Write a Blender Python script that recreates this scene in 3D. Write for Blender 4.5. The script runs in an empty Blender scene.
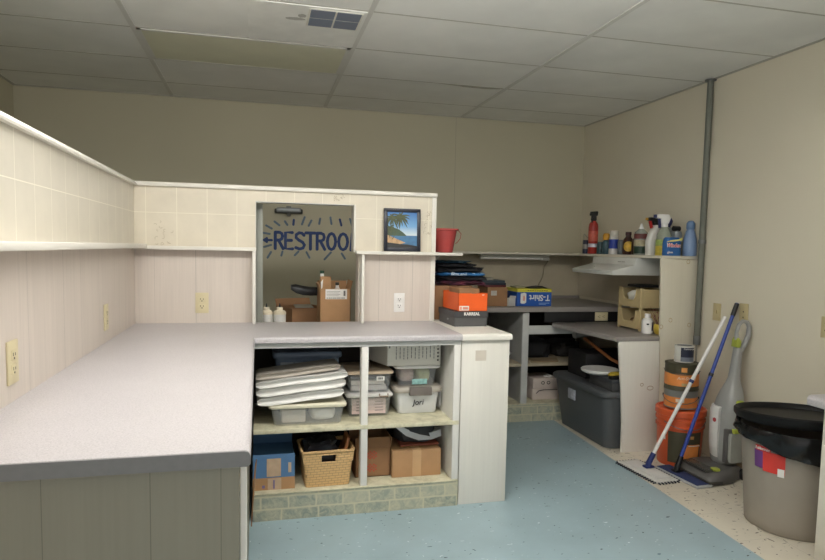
import bpy, bmesh, math, random
from mathutils import Vector, Matrix, noise
PI = math.pi
sc = bpy.context.scene
COL = sc.collection
random.seed(7)

# ------------------------------------------------------------------ helpers
def lin(c):
    r = []
    for v in c:
        v = v / 255.0
        r.append(v / 12.92 if v <= .04045 else ((v + .055) / 1.055) ** 2.4)
    return (r[0], r[1], r[2], 1)

class MB:
    def __init__(s): s.bm = bmesh.new()
    def _add(s, b, mtx=None):
        if mtx is not None: bmesh.ops.transform(b, matrix=mtx, verts=b.verts)
        me = bpy.data.meshes.new('tmp'); b.to_mesh(me); b.free()
        s.bm.from_mesh(me); bpy.data.meshes.remove(me); return s
    def box(s, x0, x1, y0, y1, z0, z1, bev=0, seg=2, mtx=None):
        b = bmesh.new(); bmesh.ops.create_cube(b, size=1)
        for v in b.verts:
            v.co = ((x0+x1)/2 + v.co.x*(x1-x0), (y0+y1)/2 + v.co.y*(y1-y0), (z0+z1)/2 + v.co.z*(z1-z0))
        if bev: bmesh.ops.bevel(b, geom=b.edges[:], offset=bev, segments=seg, profile=.5, affect='EDGES')
        return s._add(b, mtx)
    def poly(s, pts, ax, a, c, bev=0, seg=2, mtx=None):
        f = {'z': lambda p, t: (p[0], p[1], t), 'y': lambda p, t: (p[0], t, p[1]), 'x': lambda p, t: (t, p[0], p[1])}[ax]
        b = bmesh.new()
        A = [b.verts.new(f(p, a)) for p in pts]; B = [b.verts.new(f(p, c)) for p in pts]
        n = len(pts); b.faces.new(A); b.faces.new(B[::-1])
        for i in range(n): b.faces.new((A[i], B[i], B[(i+1) % n], A[(i+1) % n]))
        bmesh.ops.recalc_face_normals(b, faces=b.faces)
        if bev: bmesh.ops.bevel(b, geom=b.edges[:], offset=bev, segments=seg, profile=.5, affect='EDGES')
        return s._add(b, mtx)
    def rings(s, R, cap=True, closed=True, mtx=None):
        b = bmesh.new(); V = [[b.verts.new(p) for p in r] for r in R]
        n = len(R[0])
        for i in range(len(R)-1):
            for j in range(n if closed else n-1):
                b.faces.new((V[i][j], V[i][(j+1) % n], V[i+1][(j+1) % n], V[i+1][j]))
        if cap:
            b.faces.new(V[0][::-1]); b.faces.new(V[-1])
        bmesh.ops.recalc_face_normals(b, faces=b.faces)
        return s._add(b, mtx)
    def lathe(s, prof, c=(0, 0, 0), n=28, mtx=None, cap=True):
        R = [[(c[0]+max(r, 1e-4)*math.cos(2*PI*k/n), c[1]+max(r, 1e-4)*math.sin(2*PI*k/n), c[2]+z) for k in range(n)] for r, z in prof]
        return s.rings(R, cap, mtx=mtx)
    def tube(s, pts, r, n=8, mtx=None):
        pts = [Vector(p) for p in pts]; R = []; up = None
        for i, p in enumerate(pts):
            t = (pts[min(i+1, len(pts)-1)] - pts[max(i-1, 0)]).normalized()
            if up is None:
                up = Vector((0, 0, 1)) if abs(t.z) < .9 else Vector((1, 0, 0))
            u = t.cross(up).normalized(); w = u.cross(t).normalized(); up = w
            rr = r[i] if isinstance(r, (list, tuple)) else r
            R.append([tuple(p + (u*math.cos(2*PI*k/n) + w*math.sin(2*PI*k/n))*rr) for k in range(n)])
        return s.rings(R, True, mtx=mtx)
    def blob(s, c, d, amp=.15, fr=3., seed=0, sub=3, pw=.6, mtx=None, flat=True):
        """a crumpled soft lump: superellipsoid of half sizes d, base flattened"""
        b = bmesh.new(); bmesh.ops.create_icosphere(b, subdivisions=sub, radius=1)
        for v in b.verts:
            p = v.co.normalized(); q = Vector([math.copysign(abs(x)**pw, x) for x in p])
            k = 1 + amp*noise.fractal(p*fr + Vector((seed*7.3, seed*1.7, 3)), 1., 2., 3)
            q = q*k
            z = max(q.z, -.8) if flat else q.z
            v.co = (c[0]+q.x*d[0], c[1]+q.y*d[1], c[2]+z*d[2])
        return s._add(b, mtx)
    def build(s, name, mat, par=None, label=None, smooth=True, ang=40, loc=None):
        bm = s.bm
        bmesh.ops.remove_doubles(bm, verts=bm.verts, dist=1e-5)
        if smooth:
            for f in bm.faces: f.smooth = True
            for e in bm.edges:
                if len(e.link_faces) == 2 and e.calc_face_angle(0) > math.radians(ang): e.smooth = False
        me = bpy.data.meshes.new(name); bm.to_mesh(me); bm.free()
        if isinstance(mat, (list, tuple)):
            for m in mat: me.materials.append(m)
        else: me.materials.append(mat)
        o = bpy.data.objects.new(name, me); COL.objects.link(o)
        if par: o.parent = par
        if loc: o.location = loc
        if label: o['label'] = label
        return o

def box(*a, **k): return MB().box(*a, **k)
def T(name, label, cat, loc=(0, 0, 0), rz=0, group=None):
    o = bpy.data.objects.new(name, None); COL.objects.link(o); o.empty_display_size = .05
    o.location = loc; o.rotation_euler = (0, 0, rz); tag(o, label, cat, group); return o
def tag(o, label, cat, group=None):
    o['label'] = label; o['category'] = cat
    if group: o['group'] = group
    return o
def S(o): o['kind'] = 'structure'; return o
def dup(root, loc, rz, label, group=None):
    r = root.copy(); COL.objects.link(r); r.location = loc; r.rotation_euler = (0, 0, rz); r['label'] = label
    if group: r['group'] = group
    for ch in list(root.children):
        c = ch.copy(); COL.objects.link(c); c.parent = r
        for g in list(ch.children):
            d = g.copy(); COL.objects.link(d); d.parent = c
    return r
FACE_Y = (PI/2, 0, 0)            # lettering that faces the viewer side (-Y)
FACE_X = (PI/2, 0, -PI/2)        # lettering that faces -X
def text(name, s, size, mat, par, loc, rot=FACE_Y, ext=.0006, sx=1., shear=0., label=None, bold=0):
    cu = bpy.data.curves.new('t', 'FONT'); cu.body = s; cu.size = size; cu.extrude = ext
    cu.align_x = 'CENTER'; cu.align_y = 'CENTER'; cu.shear = shear; cu.resolution_u = 4; cu.offset = bold
    ob = bpy.data.objects.new('t', cu)
    me = bpy.data.meshes.new_from_object(ob)
    bpy.data.objects.remove(ob); bpy.data.curves.remove(cu)
    for v in me.vertices: v.co.x *= sx
    me.materials.clear(); me.materials.append(mat); me.name = name
    o = bpy.data.objects.new(name, me); COL.objects.link(o); o.parent = par
    o.location = loc; o.rotation_euler = rot
    if label: o['label'] = label
    return o

# ------------------------------------------------------------------ materials
def nodes(name):
    m = bpy.data.materials.new(name); m.use_nodes = True
    nt = m.node_tree; return m, nt, nt.nodes['Principled BSDF']
def N(nt, t, **k):
    n = nt.nodes.new(t)
    for a, b in k.items():
        if a in n.inputs.keys() if hasattr(n, 'inputs') else False: n.inputs[a].default_value = b
        else: setattr(n, a, b)
    return n
def coords(nt, scale=(1, 1, 1), kind='Object', rot=(0, 0, 0), loc=(0, 0, 0)):
    tc = nt.nodes.new('ShaderNodeTexCoord'); mp = nt.nodes.new('ShaderNodeMapping')
    mp.inputs['Scale'].default_value = scale; mp.inputs['Rotation'].default_value = rot; mp.inputs['Location'].default_value = loc
    nt.links.new(tc.outputs[kind], mp.inputs['Vector']); return mp.outputs[0]
def noise_n(nt, vec, scale, detail=3, rough=.5, dist=0):
    n = nt.nodes.new('ShaderNodeTexNoise'); nt.links.new(vec, n.inputs['Vector'])
    n.inputs['Scale'].default_value = scale; n.inputs['Detail'].default_value = detail
    n.inputs['Roughness'].default_value = rough; n.inputs['Distortion'].default_value = dist
    return n.outputs['Fac']
def ramp(nt, fac, stops, interp='LINEAR'):
    r = nt.nodes.new('ShaderNodeValToRGB'); nt.links.new(fac, r.inputs[0]); cr = r.color_ramp; cr.interpolation = interp
    while len(cr.elements) < len(stops): cr.elements.new(.5)
    for e, (p, c) in zip(cr.elements, stops):
        e.position = p; e.color = c if len(c) == 4 else (*c, 1)
    return r.outputs[0]
def mix(nt, fac, a, b, mode='MIX'):
    m = nt.nodes.new('ShaderNodeMix'); m.data_type = 'RGBA'; m.blend_type = mode
    for s, i in ((fac, 0), (a, 6), (b, 7)):
        if hasattr(s, 'links') or hasattr(s, 'is_linked'): nt.links.new(s, m.inputs[i])
        else: m.inputs[i].default_value = s
    return m.outputs[2]
def bump(nt, h, bsdf, strength=.2, dist=.01):
    b = nt.nodes.new('ShaderNodeBump'); b.inputs['Strength'].default_value = strength; b.inputs['Distance'].default_value = dist
    nt.links.new(h, b.inputs['Height']); nt.links.new(b.outputs[0], bsdf.inputs['Normal'])
def k4(c, f): return (min(1, c[0]*f), min(1, c[1]*f), min(1, c[2]*f), 1)
def M(name, rgb, rough=.6, var=.06, scale=9, metal=0, st=(1, 1, 1), bmp=0, bsc=150, spec=.5, alpha=1, rgb2=None, coat=0):
    m, nt, b = nodes(name); c = lin(rgb)
    v = coords(nt, st)
    f = noise_n(nt, v, scale, 4)
    c2 = lin(rgb2) if rgb2 else None
    col = ramp(nt, f, [(.3, c2 if c2 else k4(c, 1-var)), (.7, c if c2 else k4(c, 1+var))])
    nt.links.new(col, b.inputs['Base Color'])
    b.inputs['Roughness'].default_value = rough; b.inputs['Metallic'].default_value = metal
    b.inputs['Specular IOR Level'].default_value = spec
    if coat: b.inputs['Coat Weight'].default_value = coat
    if bmp: bump(nt, noise_n(nt, v, bsc, 3), b, bmp)
    if alpha < 1:
        b.inputs['Alpha'].default_value = alpha
    return m
def grid_mat(name, rgb, grout, u, v, bw, rh, mortar, off=(0, 0), rough=.35, var=.05, nsc=5, brickoff=0., rgb2=None, bmp=.15, st=(1, 1, 1)):
    """square tile pattern; u, v = axis letters that span the surface"""
    m, nt, b = nodes(name); c = lin(rgb); g = lin(grout)
    tc = nt.nodes.new('ShaderNodeTexCoord'); sep = nt.nodes.new('ShaderNodeSeparateXYZ'); nt.links.new(tc.outputs['Object'], sep.inputs[0])
    cmb = nt.nodes.new('ShaderNodeCombineXYZ')
    nt.links.new(sep.outputs['xyz'.index(u)], cmb.inputs[0]); nt.links.new(sep.outputs['xyz'.index(v)], cmb.inputs[1])
    mp = nt.nodes.new('ShaderNodeMapping'); nt.links.new(cmb.outputs[0], mp.inputs[0]); mp.inputs['Location'].default_value = (-off[0], -off[1], 0)
    br = nt.nodes.new('ShaderNodeTexBrick'); nt.links.new(mp.outputs[0], br.inputs[0])
    br.offset = brickoff; br.squash = 1
    for kk, vv in (('Scale', 1), ('Brick Width', bw), ('Row Height', rh), ('Mortar Size', mortar), ('Mortar Smooth', .1), ('Bias', 0)): br.inputs[kk].default_value = vv
    f = noise_n(nt, coords(nt, st), nsc, 4, .6)
    body = ramp(nt, f, [(.3, lin(rgb2) if rgb2 else k4(c, 1-var)), (.7, k4(c, 1+var))])
    col = mix(nt, br.outputs['Fac'], body, g)
    nt.links.new(col, b.inputs['Base Color']); b.inputs['Roughness'].default_value = rough
    inv = nt.nodes.new('ShaderNodeMath'); inv.operation = 'SUBTRACT'; inv.inputs[0].default_value = 1; nt.links.new(br.outputs['Fac'], inv.inputs[1])
    if bmp: bump(nt, inv.outputs[0], b, bmp, .003)
    return m
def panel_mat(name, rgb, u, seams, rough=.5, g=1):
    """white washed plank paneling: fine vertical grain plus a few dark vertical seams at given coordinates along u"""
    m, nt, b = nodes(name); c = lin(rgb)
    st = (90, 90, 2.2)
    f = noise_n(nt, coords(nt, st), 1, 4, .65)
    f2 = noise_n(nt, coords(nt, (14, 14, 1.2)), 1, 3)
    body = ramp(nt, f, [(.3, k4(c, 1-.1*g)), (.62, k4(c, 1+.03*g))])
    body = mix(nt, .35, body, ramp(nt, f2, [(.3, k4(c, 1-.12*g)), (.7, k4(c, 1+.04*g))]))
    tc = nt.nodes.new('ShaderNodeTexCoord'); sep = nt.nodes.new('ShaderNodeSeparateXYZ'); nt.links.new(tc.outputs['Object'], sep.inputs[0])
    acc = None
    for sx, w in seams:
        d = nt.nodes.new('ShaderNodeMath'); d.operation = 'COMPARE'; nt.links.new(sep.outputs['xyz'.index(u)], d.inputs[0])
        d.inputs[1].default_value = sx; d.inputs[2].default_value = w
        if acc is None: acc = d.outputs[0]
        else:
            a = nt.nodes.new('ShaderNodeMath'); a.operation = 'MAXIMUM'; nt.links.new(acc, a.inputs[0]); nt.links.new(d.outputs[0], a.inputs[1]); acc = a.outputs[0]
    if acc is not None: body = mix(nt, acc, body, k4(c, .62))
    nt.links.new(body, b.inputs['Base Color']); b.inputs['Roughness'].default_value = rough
    return m
def clear_mat(name, rgb, fac=.35, rough=.2):
    """milky see-through plastic"""
    m, nt, b = nodes(name); b.inputs['Base Color'].default_value = lin(rgb); b.inputs['Roughness'].default_value = rough
    f = noise_n(nt, coords(nt), 12, 3); nt.links.new(ramp(nt, f, [(.3, k4(lin(rgb), .93)), (.7, lin(rgb))]), b.inputs['Base Color'])
    t = nt.nodes.new('ShaderNodeBsdfTransparent'); t.inputs[0].default_value = (.97, .97, .97, 1); mx = nt.nodes.new('ShaderNodeMixShader'); mx.inputs[0].default_value = fac
    nt.links.new(t.outputs[0], mx.inputs[1]); nt.links.new(b.outputs[0], mx.inputs[2])
    nt.links.new(mx.outputs[0], nt.nodes['Material Output'].inputs[0]); return m
def emit_mat(name, col, s):
    m, nt, b = nodes(name); b.inputs['Base Color'].default_value = (.8, .8, .8, 1)
    b.inputs['Emission Color'].default_value = col; b.inputs['Emission Strength'].default_value = s; return m
def speckle_floor(name, rgb, chips, tile=None):
    m, nt, b = nodes(name); c = lin(rgb)
    f = noise_n(nt, coords(nt), 2.5, 5, .6)
    col = ramp(nt, f, [(.25, k4(c, .86)), (.75, k4(c, 1.1))])
    for sc_, st, thr, cc, rot, off in chips:
        n = noise_n(nt, coords(nt, st, rot=(0, 0, rot), loc=off), sc_, 1.5, .5, .4)
        msk = ramp(nt, n, [(thr, (0, 0, 0)), (thr+.015, (1, 1, 1))])
        col = mix(nt, msk, col, lin(cc))
    if tile:
        tc = coords(nt); br = nt.nodes.new('ShaderNodeTexBrick'); nt.links.new(tc, br.inputs[0]); br.offset = 0
        for kk, vv in (('Scale', 1), ('Brick Width', tile), ('Row Height', tile), ('Mortar Size', .0012), ('Mortar Smooth', .1)): br.inputs[kk].default_value = vv
        col = mix(nt, br.outputs['Fac'], col, k4(c, .72))
    nt.links.new(col, b.inputs['Base Color'])
    r = ramp(nt, f, [(.3, (.3, .3, .3)), (.7, (.45, .45, .45))]); nt.links.new(r, b.inputs['Roughness'])
    return m
def weave_mat(name, rgb):
    m, nt, b = nodes(name); c = lin(rgb)
    tc = nt.nodes.new('ShaderNodeTexCoord'); sep = nt.nodes.new('ShaderNodeSeparateXYZ'); nt.links.new(tc.outputs['Object'], sep.inputs[0])
    ad = nt.nodes.new('ShaderNodeMath'); ad.operation = 'ADD'; nt.links.new(sep.outputs[0], ad.inputs[0]); nt.links.new(sep.outputs[1], ad.inputs[1])
    cmb = nt.nodes.new('ShaderNodeCombineXYZ'); nt.links.new(ad.outputs[0], cmb.inputs[0]); nt.links.new(sep.outputs[2], cmb.inputs[1])
    br = nt.nodes.new('ShaderNodeTexBrick'); nt.links.new(cmb.outputs[0], br.inputs[0]); br.offset = .5
    for kk, vv in (('Scale', 1), ('Brick Width', .032), ('Row Height', .0135), ('Mortar Size', .0018), ('Mortar Smooth', .8)): br.inputs[kk].default_value = vv
    nt.links.new(mix(nt, br.outputs['Fac'], c, k4(c, .6)), b.inputs['Base Color']); b.inputs['Roughness'].default_value = .6
    inv = nt.nodes.new('ShaderNodeMath'); inv.operation = 'SUBTRACT'; inv.inputs[0].default_value = 1; nt.links.new(br.outputs['Fac'], inv.inputs[1])
    bump(nt, inv.outputs[0], b, .8, .006); return m

paint_back = M('paint_back', (194, 188, 164), .75, .03, 1.2, bmp=.06, bsc=90)
paint_right = M('paint_right', (217, 209, 189), .75, .03, 1.2, bmp=.06, bsc=90)
ceil_m = M('ceiling_tile', (236, 235, 230), .9, .05, 3, bmp=.25, bsc=220)
ceil_bar = M('ceiling_bar', (214, 212, 206), .6, .03)
white_trim = M('white_trim', (226, 222, 212), .45, .025, 4)
TX0 = -.014
tile_x = grid_mat('cream_tile', (220, 211, 192), (236, 229, 210), 'x', 'z', .1588, .190, .0018, (-.65+.1588*.62-.039, 1.338), .3, .05, 7)
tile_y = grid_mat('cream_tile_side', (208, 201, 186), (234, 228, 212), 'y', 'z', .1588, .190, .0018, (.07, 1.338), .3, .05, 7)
panel_x = panel_mat('plank_paneling', (212, 201, 190), 'x', [(-.335, .0012), (.70, .001), (.905, .001), (-.55, .0006)])
panel_y = panel_mat('plank_paneling_side', (212, 201, 190), 'y', [(2.05, .001), (2.40, .0015), (2.62, .001), (2.9, .001), (3.2, .001), (1.5, .001), (3.45, .0008)])
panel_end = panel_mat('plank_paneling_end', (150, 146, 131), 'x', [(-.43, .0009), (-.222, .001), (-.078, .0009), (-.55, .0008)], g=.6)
panel_wh = panel_mat('whitewashed_board', (226, 222, 212), 'x', [], g=.45)
white_paint = M('white_painted_wood', (226, 223, 216), .5, .04, 7)
gray_paint = M('worn_gray_white_paint', (200, 200, 196), .5, .08, 9)
# speckled laminate
def laminate():
    m, nt, b = nodes('speckled_laminate'); c = lin((187, 182, 183))
    f = noise_n(nt, coords(nt), 260, 2, .7); f2 = noise_n(nt, coords(nt), 4, 4)
    a = ramp(nt, f, [(.32, k4(c, .72)), (.5, c), (.68, k4(c, 1.15))])
    nt.links.new(mix(nt, .25, a, ramp(nt, f2, [(.3, k4(c, .85)), (.7, k4(c, 1.05))])), b.inputs['Base Color'])
    b.inputs['Roughness'].default_value = .36; return m
lam = laminate()
lam_edge = M('laminate_edge', (132, 131, 132), .5, .04, 60)
lam_dark = M('gray_laminate', (148, 142, 138), .4, .06, 200)
stone = grid_mat('stone_tile', (172, 176, 160), (206, 200, 168), 'x', 'z', .185, .060, .006, (.04, .012), .5, .2, 16, .45, rgb2=(134, 142, 130), bmp=.2)
def stone_blocks(name, c1, c2, mortar, off):
    m, nt, b = nodes(name)
    tc = nt.nodes.new('ShaderNodeTexCoord'); sep = nt.nodes.new('ShaderNodeSeparateXYZ'); nt.links.new(tc.outputs['Object'], sep.inputs[0])
    cmb = nt.nodes.new('ShaderNodeCombineXYZ'); nt.links.new(sep.outputs[0], cmb.inputs[0]); nt.links.new(sep.outputs[2], cmb.inputs[1])
    nz = nt.nodes.new('ShaderNodeTexNoise'); nt.links.new(cmb.outputs[0], nz.inputs['Vector']); nz.inputs['Scale'].default_value = 14; nz.inputs['Detail'].default_value = 3
    sc2 = nt.nodes.new('ShaderNodeVectorMath'); sc2.operation = 'SCALE'; nt.links.new(nz.outputs['Color'], sc2.inputs[0]); sc2.inputs['Scale'].default_value = .012
    ad = nt.nodes.new('ShaderNodeVectorMath'); ad.operation = 'ADD'; nt.links.new(cmb.outputs[0], ad.inputs[0]); nt.links.new(sc2.outputs[0], ad.inputs[1])
    mp = nt.nodes.new('ShaderNodeMapping'); nt.links.new(ad.outputs[0], mp.inputs[0]); mp.inputs['Location'].default_value = (-off[0], -off[1], 0)
    br = nt.nodes.new('ShaderNodeTexBrick'); nt.links.new(mp.outputs[0], br.inputs[0]); br.offset = .45; br.squash = 1.35; br.squash_frequency = 2
    for kk, vv in (('Scale', 1), ('Brick Width', .135), ('Row Height', .064), ('Mortar Size', .008), ('Mortar Smooth', 1), ('Bias', 0)): br.inputs[kk].default_value = vv
    br.inputs['Color1'].default_value = lin(c1); br.inputs['Color2'].default_value = lin(c2); br.inputs['Mortar'].default_value = lin(mortar)
    f = noise_n(nt, coords(nt), 26, 5, .7, .8)
    col = mix(nt, ramp(nt, f, [(.38, (0, 0, 0)), (.68, (.85, .85, .85))]), br.outputs['Color'], lin(mortar))
    nt.links.new(col, b.inputs['Base Color']); b.inputs['Roughness'].default_value = .5
    return m
stone = stone_blocks('stone_tile', (136, 146, 138), (182, 182, 160), (202, 197, 168), (.02, .0))
def stone_mat():
    m, nt, b = nodes('mottled_stone_sheet')
    f = noise_n(nt, coords(nt), 17, 5, .65, .6); a = ramp(nt, f, [(.3, lin((178, 174, 146))), (.5, lin((206, 200, 172))), (.7, lin((222, 217, 190)))])
    nt.links.new(a, b.inputs['Base Color']); b.inputs['Roughness'].default_value = .5; return m
stone_top = stone_mat()
dark_int = M('shaded_brown_board', (52, 44, 38), .8, .15, 6)  # dark brown carries the unlit shelf interior's shade in its colour
black_brd = M('black_board', (22, 21, 22), .6, .1, 6)
blue_floor = speckle_floor('blue_painted_floor', (160, 182, 189), [(1, (28, 60, 1), (.715), (38, 52, 62), .5, (0, 0, 0)), (1, (30, 75, 1), .725, (222, 232, 234), -.7, (9, 4, 0)), (1, (9, 16, 1), .76, (96, 120, 132), .3, (3, 7, 0)), (1, (60, 30, 1), .755, (226, 234, 236), .9, (1, 9, 0))])
vct_floor = speckle_floor('speckled_vinyl_tile', (220, 212, 194), [(1, (26, 60, 1), .68, (110, 98, 84), .6, (0, 0, 0)), (1, (40, 22, 1), .69, (140, 126, 108), -.4, (7, 3, 0))], .305)
cardboard = M('cardboard', (178, 138, 98), .8, .06, 14)
cardboard_d = M('brown_cardboard', (150, 112, 78), .8, .06, 14)
kraft_tape = M('kraft_tape', (196, 158, 116), .45, .04, 20)
white_paper = M('white_paper', (232, 230, 224), .7, .04, 10)
ink = M('black_ink', (30, 30, 32), .6)
black_pl = M('black_plastic', (20, 20, 22), .4, .1)
dark_gray_pl = M('dark_gray_plastic', (72, 74, 78), .42, .06, 5)
gray_pl = M('gray_plastic', (128, 126, 122), .4, .05, 6)
white_pl = M('white_plastic', (232, 230, 226), .35, .03)
ivory_pl = M('ivory_plastic', (214, 202, 164), .4, .03)
metal_gray = M('galvanized_steel', (120, 122, 122), .4, .15, 20, metal=.7)
slot = M('slot_black', (26, 24, 22), .6)

# ------------------------------------------------------------------ the setting
XR, YB, ZC, XL = 2.95, 5.42, 2.519, -1.778
YP, HC = 3.70, .92
# floor: one mesh, blue painted area and speckled vinyl strip
bm = bmesh.new()
def fx(y): return 2.202 + .0493*(y-2.26)
P0 = [bm.verts.new(p) for p in ((XL, -1.5, 0), (fx(-1.5), -1.5, 0), (fx(YB), YB, 0), (XL, YB, 0))]
P1 = [bm.verts.new(p) for p in ((XR, -1.5, 0), (XR, YB, 0))]
bm.faces.new(P0); f = bm.faces.new((P0[1], P1[0], P1[1], P0[2])); f.material_index = 1
mb = MB(); mb.bm.free(); mb.bm = bm
fl = S(mb.build('floor', [blue_floor, vct_floor], smooth=False)); fl['label'] = 'blue painted tile floor with a strip of cream speckled vinyl along the right'
wb = S(box(XL-.1, XR+.1, YB, YB+.1, 0, ZC+.06).build('wall_back', paint_back, smooth=False)); wb['label'] = 'plain khaki back wall with blue lettering'
wr = S(box(XR, XR+.1, -1.5, YB, 0, ZC+.06).build('wall_right', paint_right, smooth=False)); wr['label'] = 'plain beige wall on the right'
wl = S(box(XL-.1, XL, -1.5, YB, 0, ZC+.06).build('wall_left', paint_back, smooth=False))
box(1.694, 1.697, YB-.001, YB+.01, 1.35, ZC).build('seam', M('seam_line', (160, 152, 134)), wb)
# ceiling with a grid of bars and lay-in tiles
GX, GY = -.655, 3.183
mb = MB(); mb.box(XL, XR, -1.5, YB, ZC+.004, ZC+.06)
ce = S(mb.build('ceiling', ceil_m, smooth=False)); ce['label'] = 'suspended ceiling of white lay-in tiles'
mb = MB()
for x in (GX-1.1956, GX, GX+1.1956, GX+2.3912):
    if x > XL: mb.box(x-.013, x+.013, -1.5, YB, ZC-.001, ZC+.014)
y = GY - .598*7; mc = MB()
while y < YB: mc.box(XL, XR, y-.006, y+.006, ZC+.0030, ZC+.014); y += .598
mc.box(XL, XR, YB-.02, YB, ZC-.001, ZC+.014); mc.box(XR-.02, XR, -1.5, YB, ZC-.001, ZC+.014); mc.box(XL, XL+.02, -1.5, YB, ZC-.001, ZC+.014)
mb.build('ceiling_grid', ceil_bar, ce, smooth=False); mc.build('cross_bars', M('cross_bar', (184, 180, 170), .8), ce, smooth=False)  # cross bars coloured darker to stand in for gap shadow at the seams
MB().poly([(1.22, 4.372), (1.715, 4.372), (1.715, 4.386), (1.62, 4.418), (1.45, 4.414), (1.30, 4.388)], 'z', ZC+.0015, ZC+.013).build('cracked_tile_edge', M('tile_crack', (176, 172, 160), .9), ce)

# half wall on the left, partition across
hl = S(box(-.77, -.65, .1, YP, 0, 1.332).build('wall_half_left', panel_y, smooth=False)); hl['label'] = 'half wall of whitewashed paneling behind the left counter'
u = box(-.77, -.65, .1, YP, 1.332, 1.669).build('tiled_band', tile_y, hl, 'cream tiled upper band', smooth=False)
mb = MB(); mb.box(-.77, -.013, YP, YP+.1, 0, 1.332); mb.box(-.013, .575, YP, YP+.1, 0, .90); mb.box(.575, 1.04, YP, YP+.1, 0, 1.332)
hp = S(mb.build('wall_partition', panel_x, smooth=False)); hp['label'] = 'low partition with cream tiles above and whitewashed paneling below'
mb = MB(); mb.box(-.77, -.013, YP, YP+.1, 1.332, 1.669); mb.box(-.013, .55, YP, YP+.1, 1.607, 1.669); mb.box(.55, 1.04, YP, YP+.1, 1.332, 1.669)
mb.build('tiled_band', tile_x, hp, 'cream tiled upper band', smooth=False)
mb = MB(); mb.box(1.018, 1.045, YP-.008, YP+.102, 1.332, 1.668, .002); mb.box(1.016, 1.045, YP-.006, YP+.102, HC, 1.332, .002); mb.box(.545, .556, YP-.006, YP+.1, 1.332, 1.607, .002)
mb.build('edge_trim', white_trim, hp)
mb = MB(); mb.box(-.0135, -.010, YP+.002, YP+.0995, HC+.0005, 1.6065); mb.box(-.010, .545, YP+.002, YP+.0995, 1.603, 1.6075)
mb.build('opening_lining', gray_paint, hp)
box(-.009, .028, YP+.101, YP+.116, .90, 1.60, .004).build('steel_stud', M('gray_green_steel', (150, 152, 142), .5), hp, 'grey upright at the side of the opening')
# decorative sprigs on two tiles
twig = M('sprig_ink', (176, 162, 134), .6)
for cx, cz, w, h in ((-.50, 1.415, .055, .075), (.995, 1.52, .028, .08), (.46, 1.645, .04, .016)):
    mb = MB()
    for i in range(14):
        a = random.uniform(0, 2*PI); x = cx+random.uniform(-w, w)*.8; z = cz+random.uniform(-h, h)*.85; r = random.uniform(.008, .016) * min(.8, w/.045+.1)
        if h < .03: r *= .6
        mb.tube([(x+r*math.cos(a+t*.75)*(.4+t*.2), YP-.0005, z+r*math.sin(a+t*.75)*(.4+t*.2)) for t in range(5)], .0011, 5)
    mb.build('sprig_motif', twig, hp, 'brown leafy sprig printed on a tile')
# trims: caps and ledges
t1 = S(MB().poly([(-.785, 1.669), (-.632, 1.669), (-.630, 1.676), (-.64, 1.69), (-.66, 1.699), (-.785, 1.699)], 'y', .1, YP-.018).build('trim_1', white_trim)); t1['label'] = 'white rounded cap along the left half wall'
t2 = S(box(-.785, 1.048, YP-.018, YP+.115, 1.669, 1.692, .003).build('trim_2', white_trim)); t2['label'] = 'white cap along the top of the partition'
t3 = S(box(-.65, -.575, .1, YP-.075, 1.334, 1.357, .003).build('trim_3', white_trim)); t3['label'] = 'narrow white ledge on the left half wall'
t4 = S(MB().box(-.65, -.010, YP-.075, YP, 1.327, 1.347, .003).build('trim_4', white_trim)); t4['label'] = 'narrow white ledge on the partition left of the opening'
t5 = S(MB().box(.553, 1.045, YP-.075, YP, 1.320, 1.339, .003).build('trim_5', white_trim)); t5['label'] = 'narrow white ledge on the partition under the framed picture'
t6 = S(box(-.030, -.013, YP-.085, YP, HC, 1.327, .002).build('trim_6', white_trim)); t6['label'] = 'upright white board left of the opening'
t7 = S(box(.580, .596, YP-.10, YP+.13, HC, 1.316, .002).build('trim_7', white_trim)); t7['label'] = 'upright white board right of the opening'

# painted lettering on the back wall
navy = M('navy_paint', (40, 66, 122), .6, .08, 20); slate = M('slate_blue_paint', (104, 122, 142), .7, .15, 12)
LX = {'R': [[(0, 0), (0, 1)], [(0, 1), (.5, 1), (.78, .93), (.88, .77), (.78, .6), (.5, .52), (0, .52)], [(.4, .52), (.95, 0)]],
      'E': [[(.85, 1), (0, 1), (0, 0), (.9, 0)], [(0, .52), (.75, .52)]],
      'S': [[(.9, .85), (.7, .97), (.4, 1), (.1, .88), (.08, .7), (.35, .55), (.75, .42), (.95, .25), (.8, .06), (.45, 0), (.05, .08)]],
      'T': [[(0, 1), (1, 1)], [(.5, 1), (.5, 0)]],
      'O': [[(.5+.48*math.sin(t*PI/6), .5+.5*math.cos(t*PI/6)) for t in range(13)]],
      'M': [[(0, 0), (.08, 1), (.5, .3), (.92, 1), (1, 0)]]}
def paint(name, strokes, w, mat, label):
    mb = MB()
    for st in strokes:
        mb.tube([(x, 0, z) for x, z in st], w, 8)
        for p in (st[0], st[-1]): mb.blob((p[0], 0, p[1]), (w, w, w), 0, sub=2, pw=1, flat=False)
    for v in mb.bm.verts: v.co.y = v.co.y*.05
    return mb.build(name, mat, wb, label, loc=(0, YB-.0005, 0))
strokes = []
for ch, x0, x1 in (('R', .140, .208), ('E', .224, .29), ('S', .305, .385), ('T', .392, .47), ('R', .487, .555), ('O', .572, .645), ('O', .668, .748), ('M', .775, .87)):
    for s_ in LX[ch]: strokes.append([(x0+(x1-x0)*a, 1.336+(1.472-1.336)*b) for a, b in s_])
paint('painted_lettering', strokes, .0130, navy, 'navy blue hand painted restroom lettering')
paint('painted_arrow', [[(.05, 1.405), (.112, 1.405)], [(.072, 1.420), (.042, 1.405), (.072, 1.390)], [(.06, 1.412), (.06, 1.398)]], .0100, navy, 'navy arrow pointing left')
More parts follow.
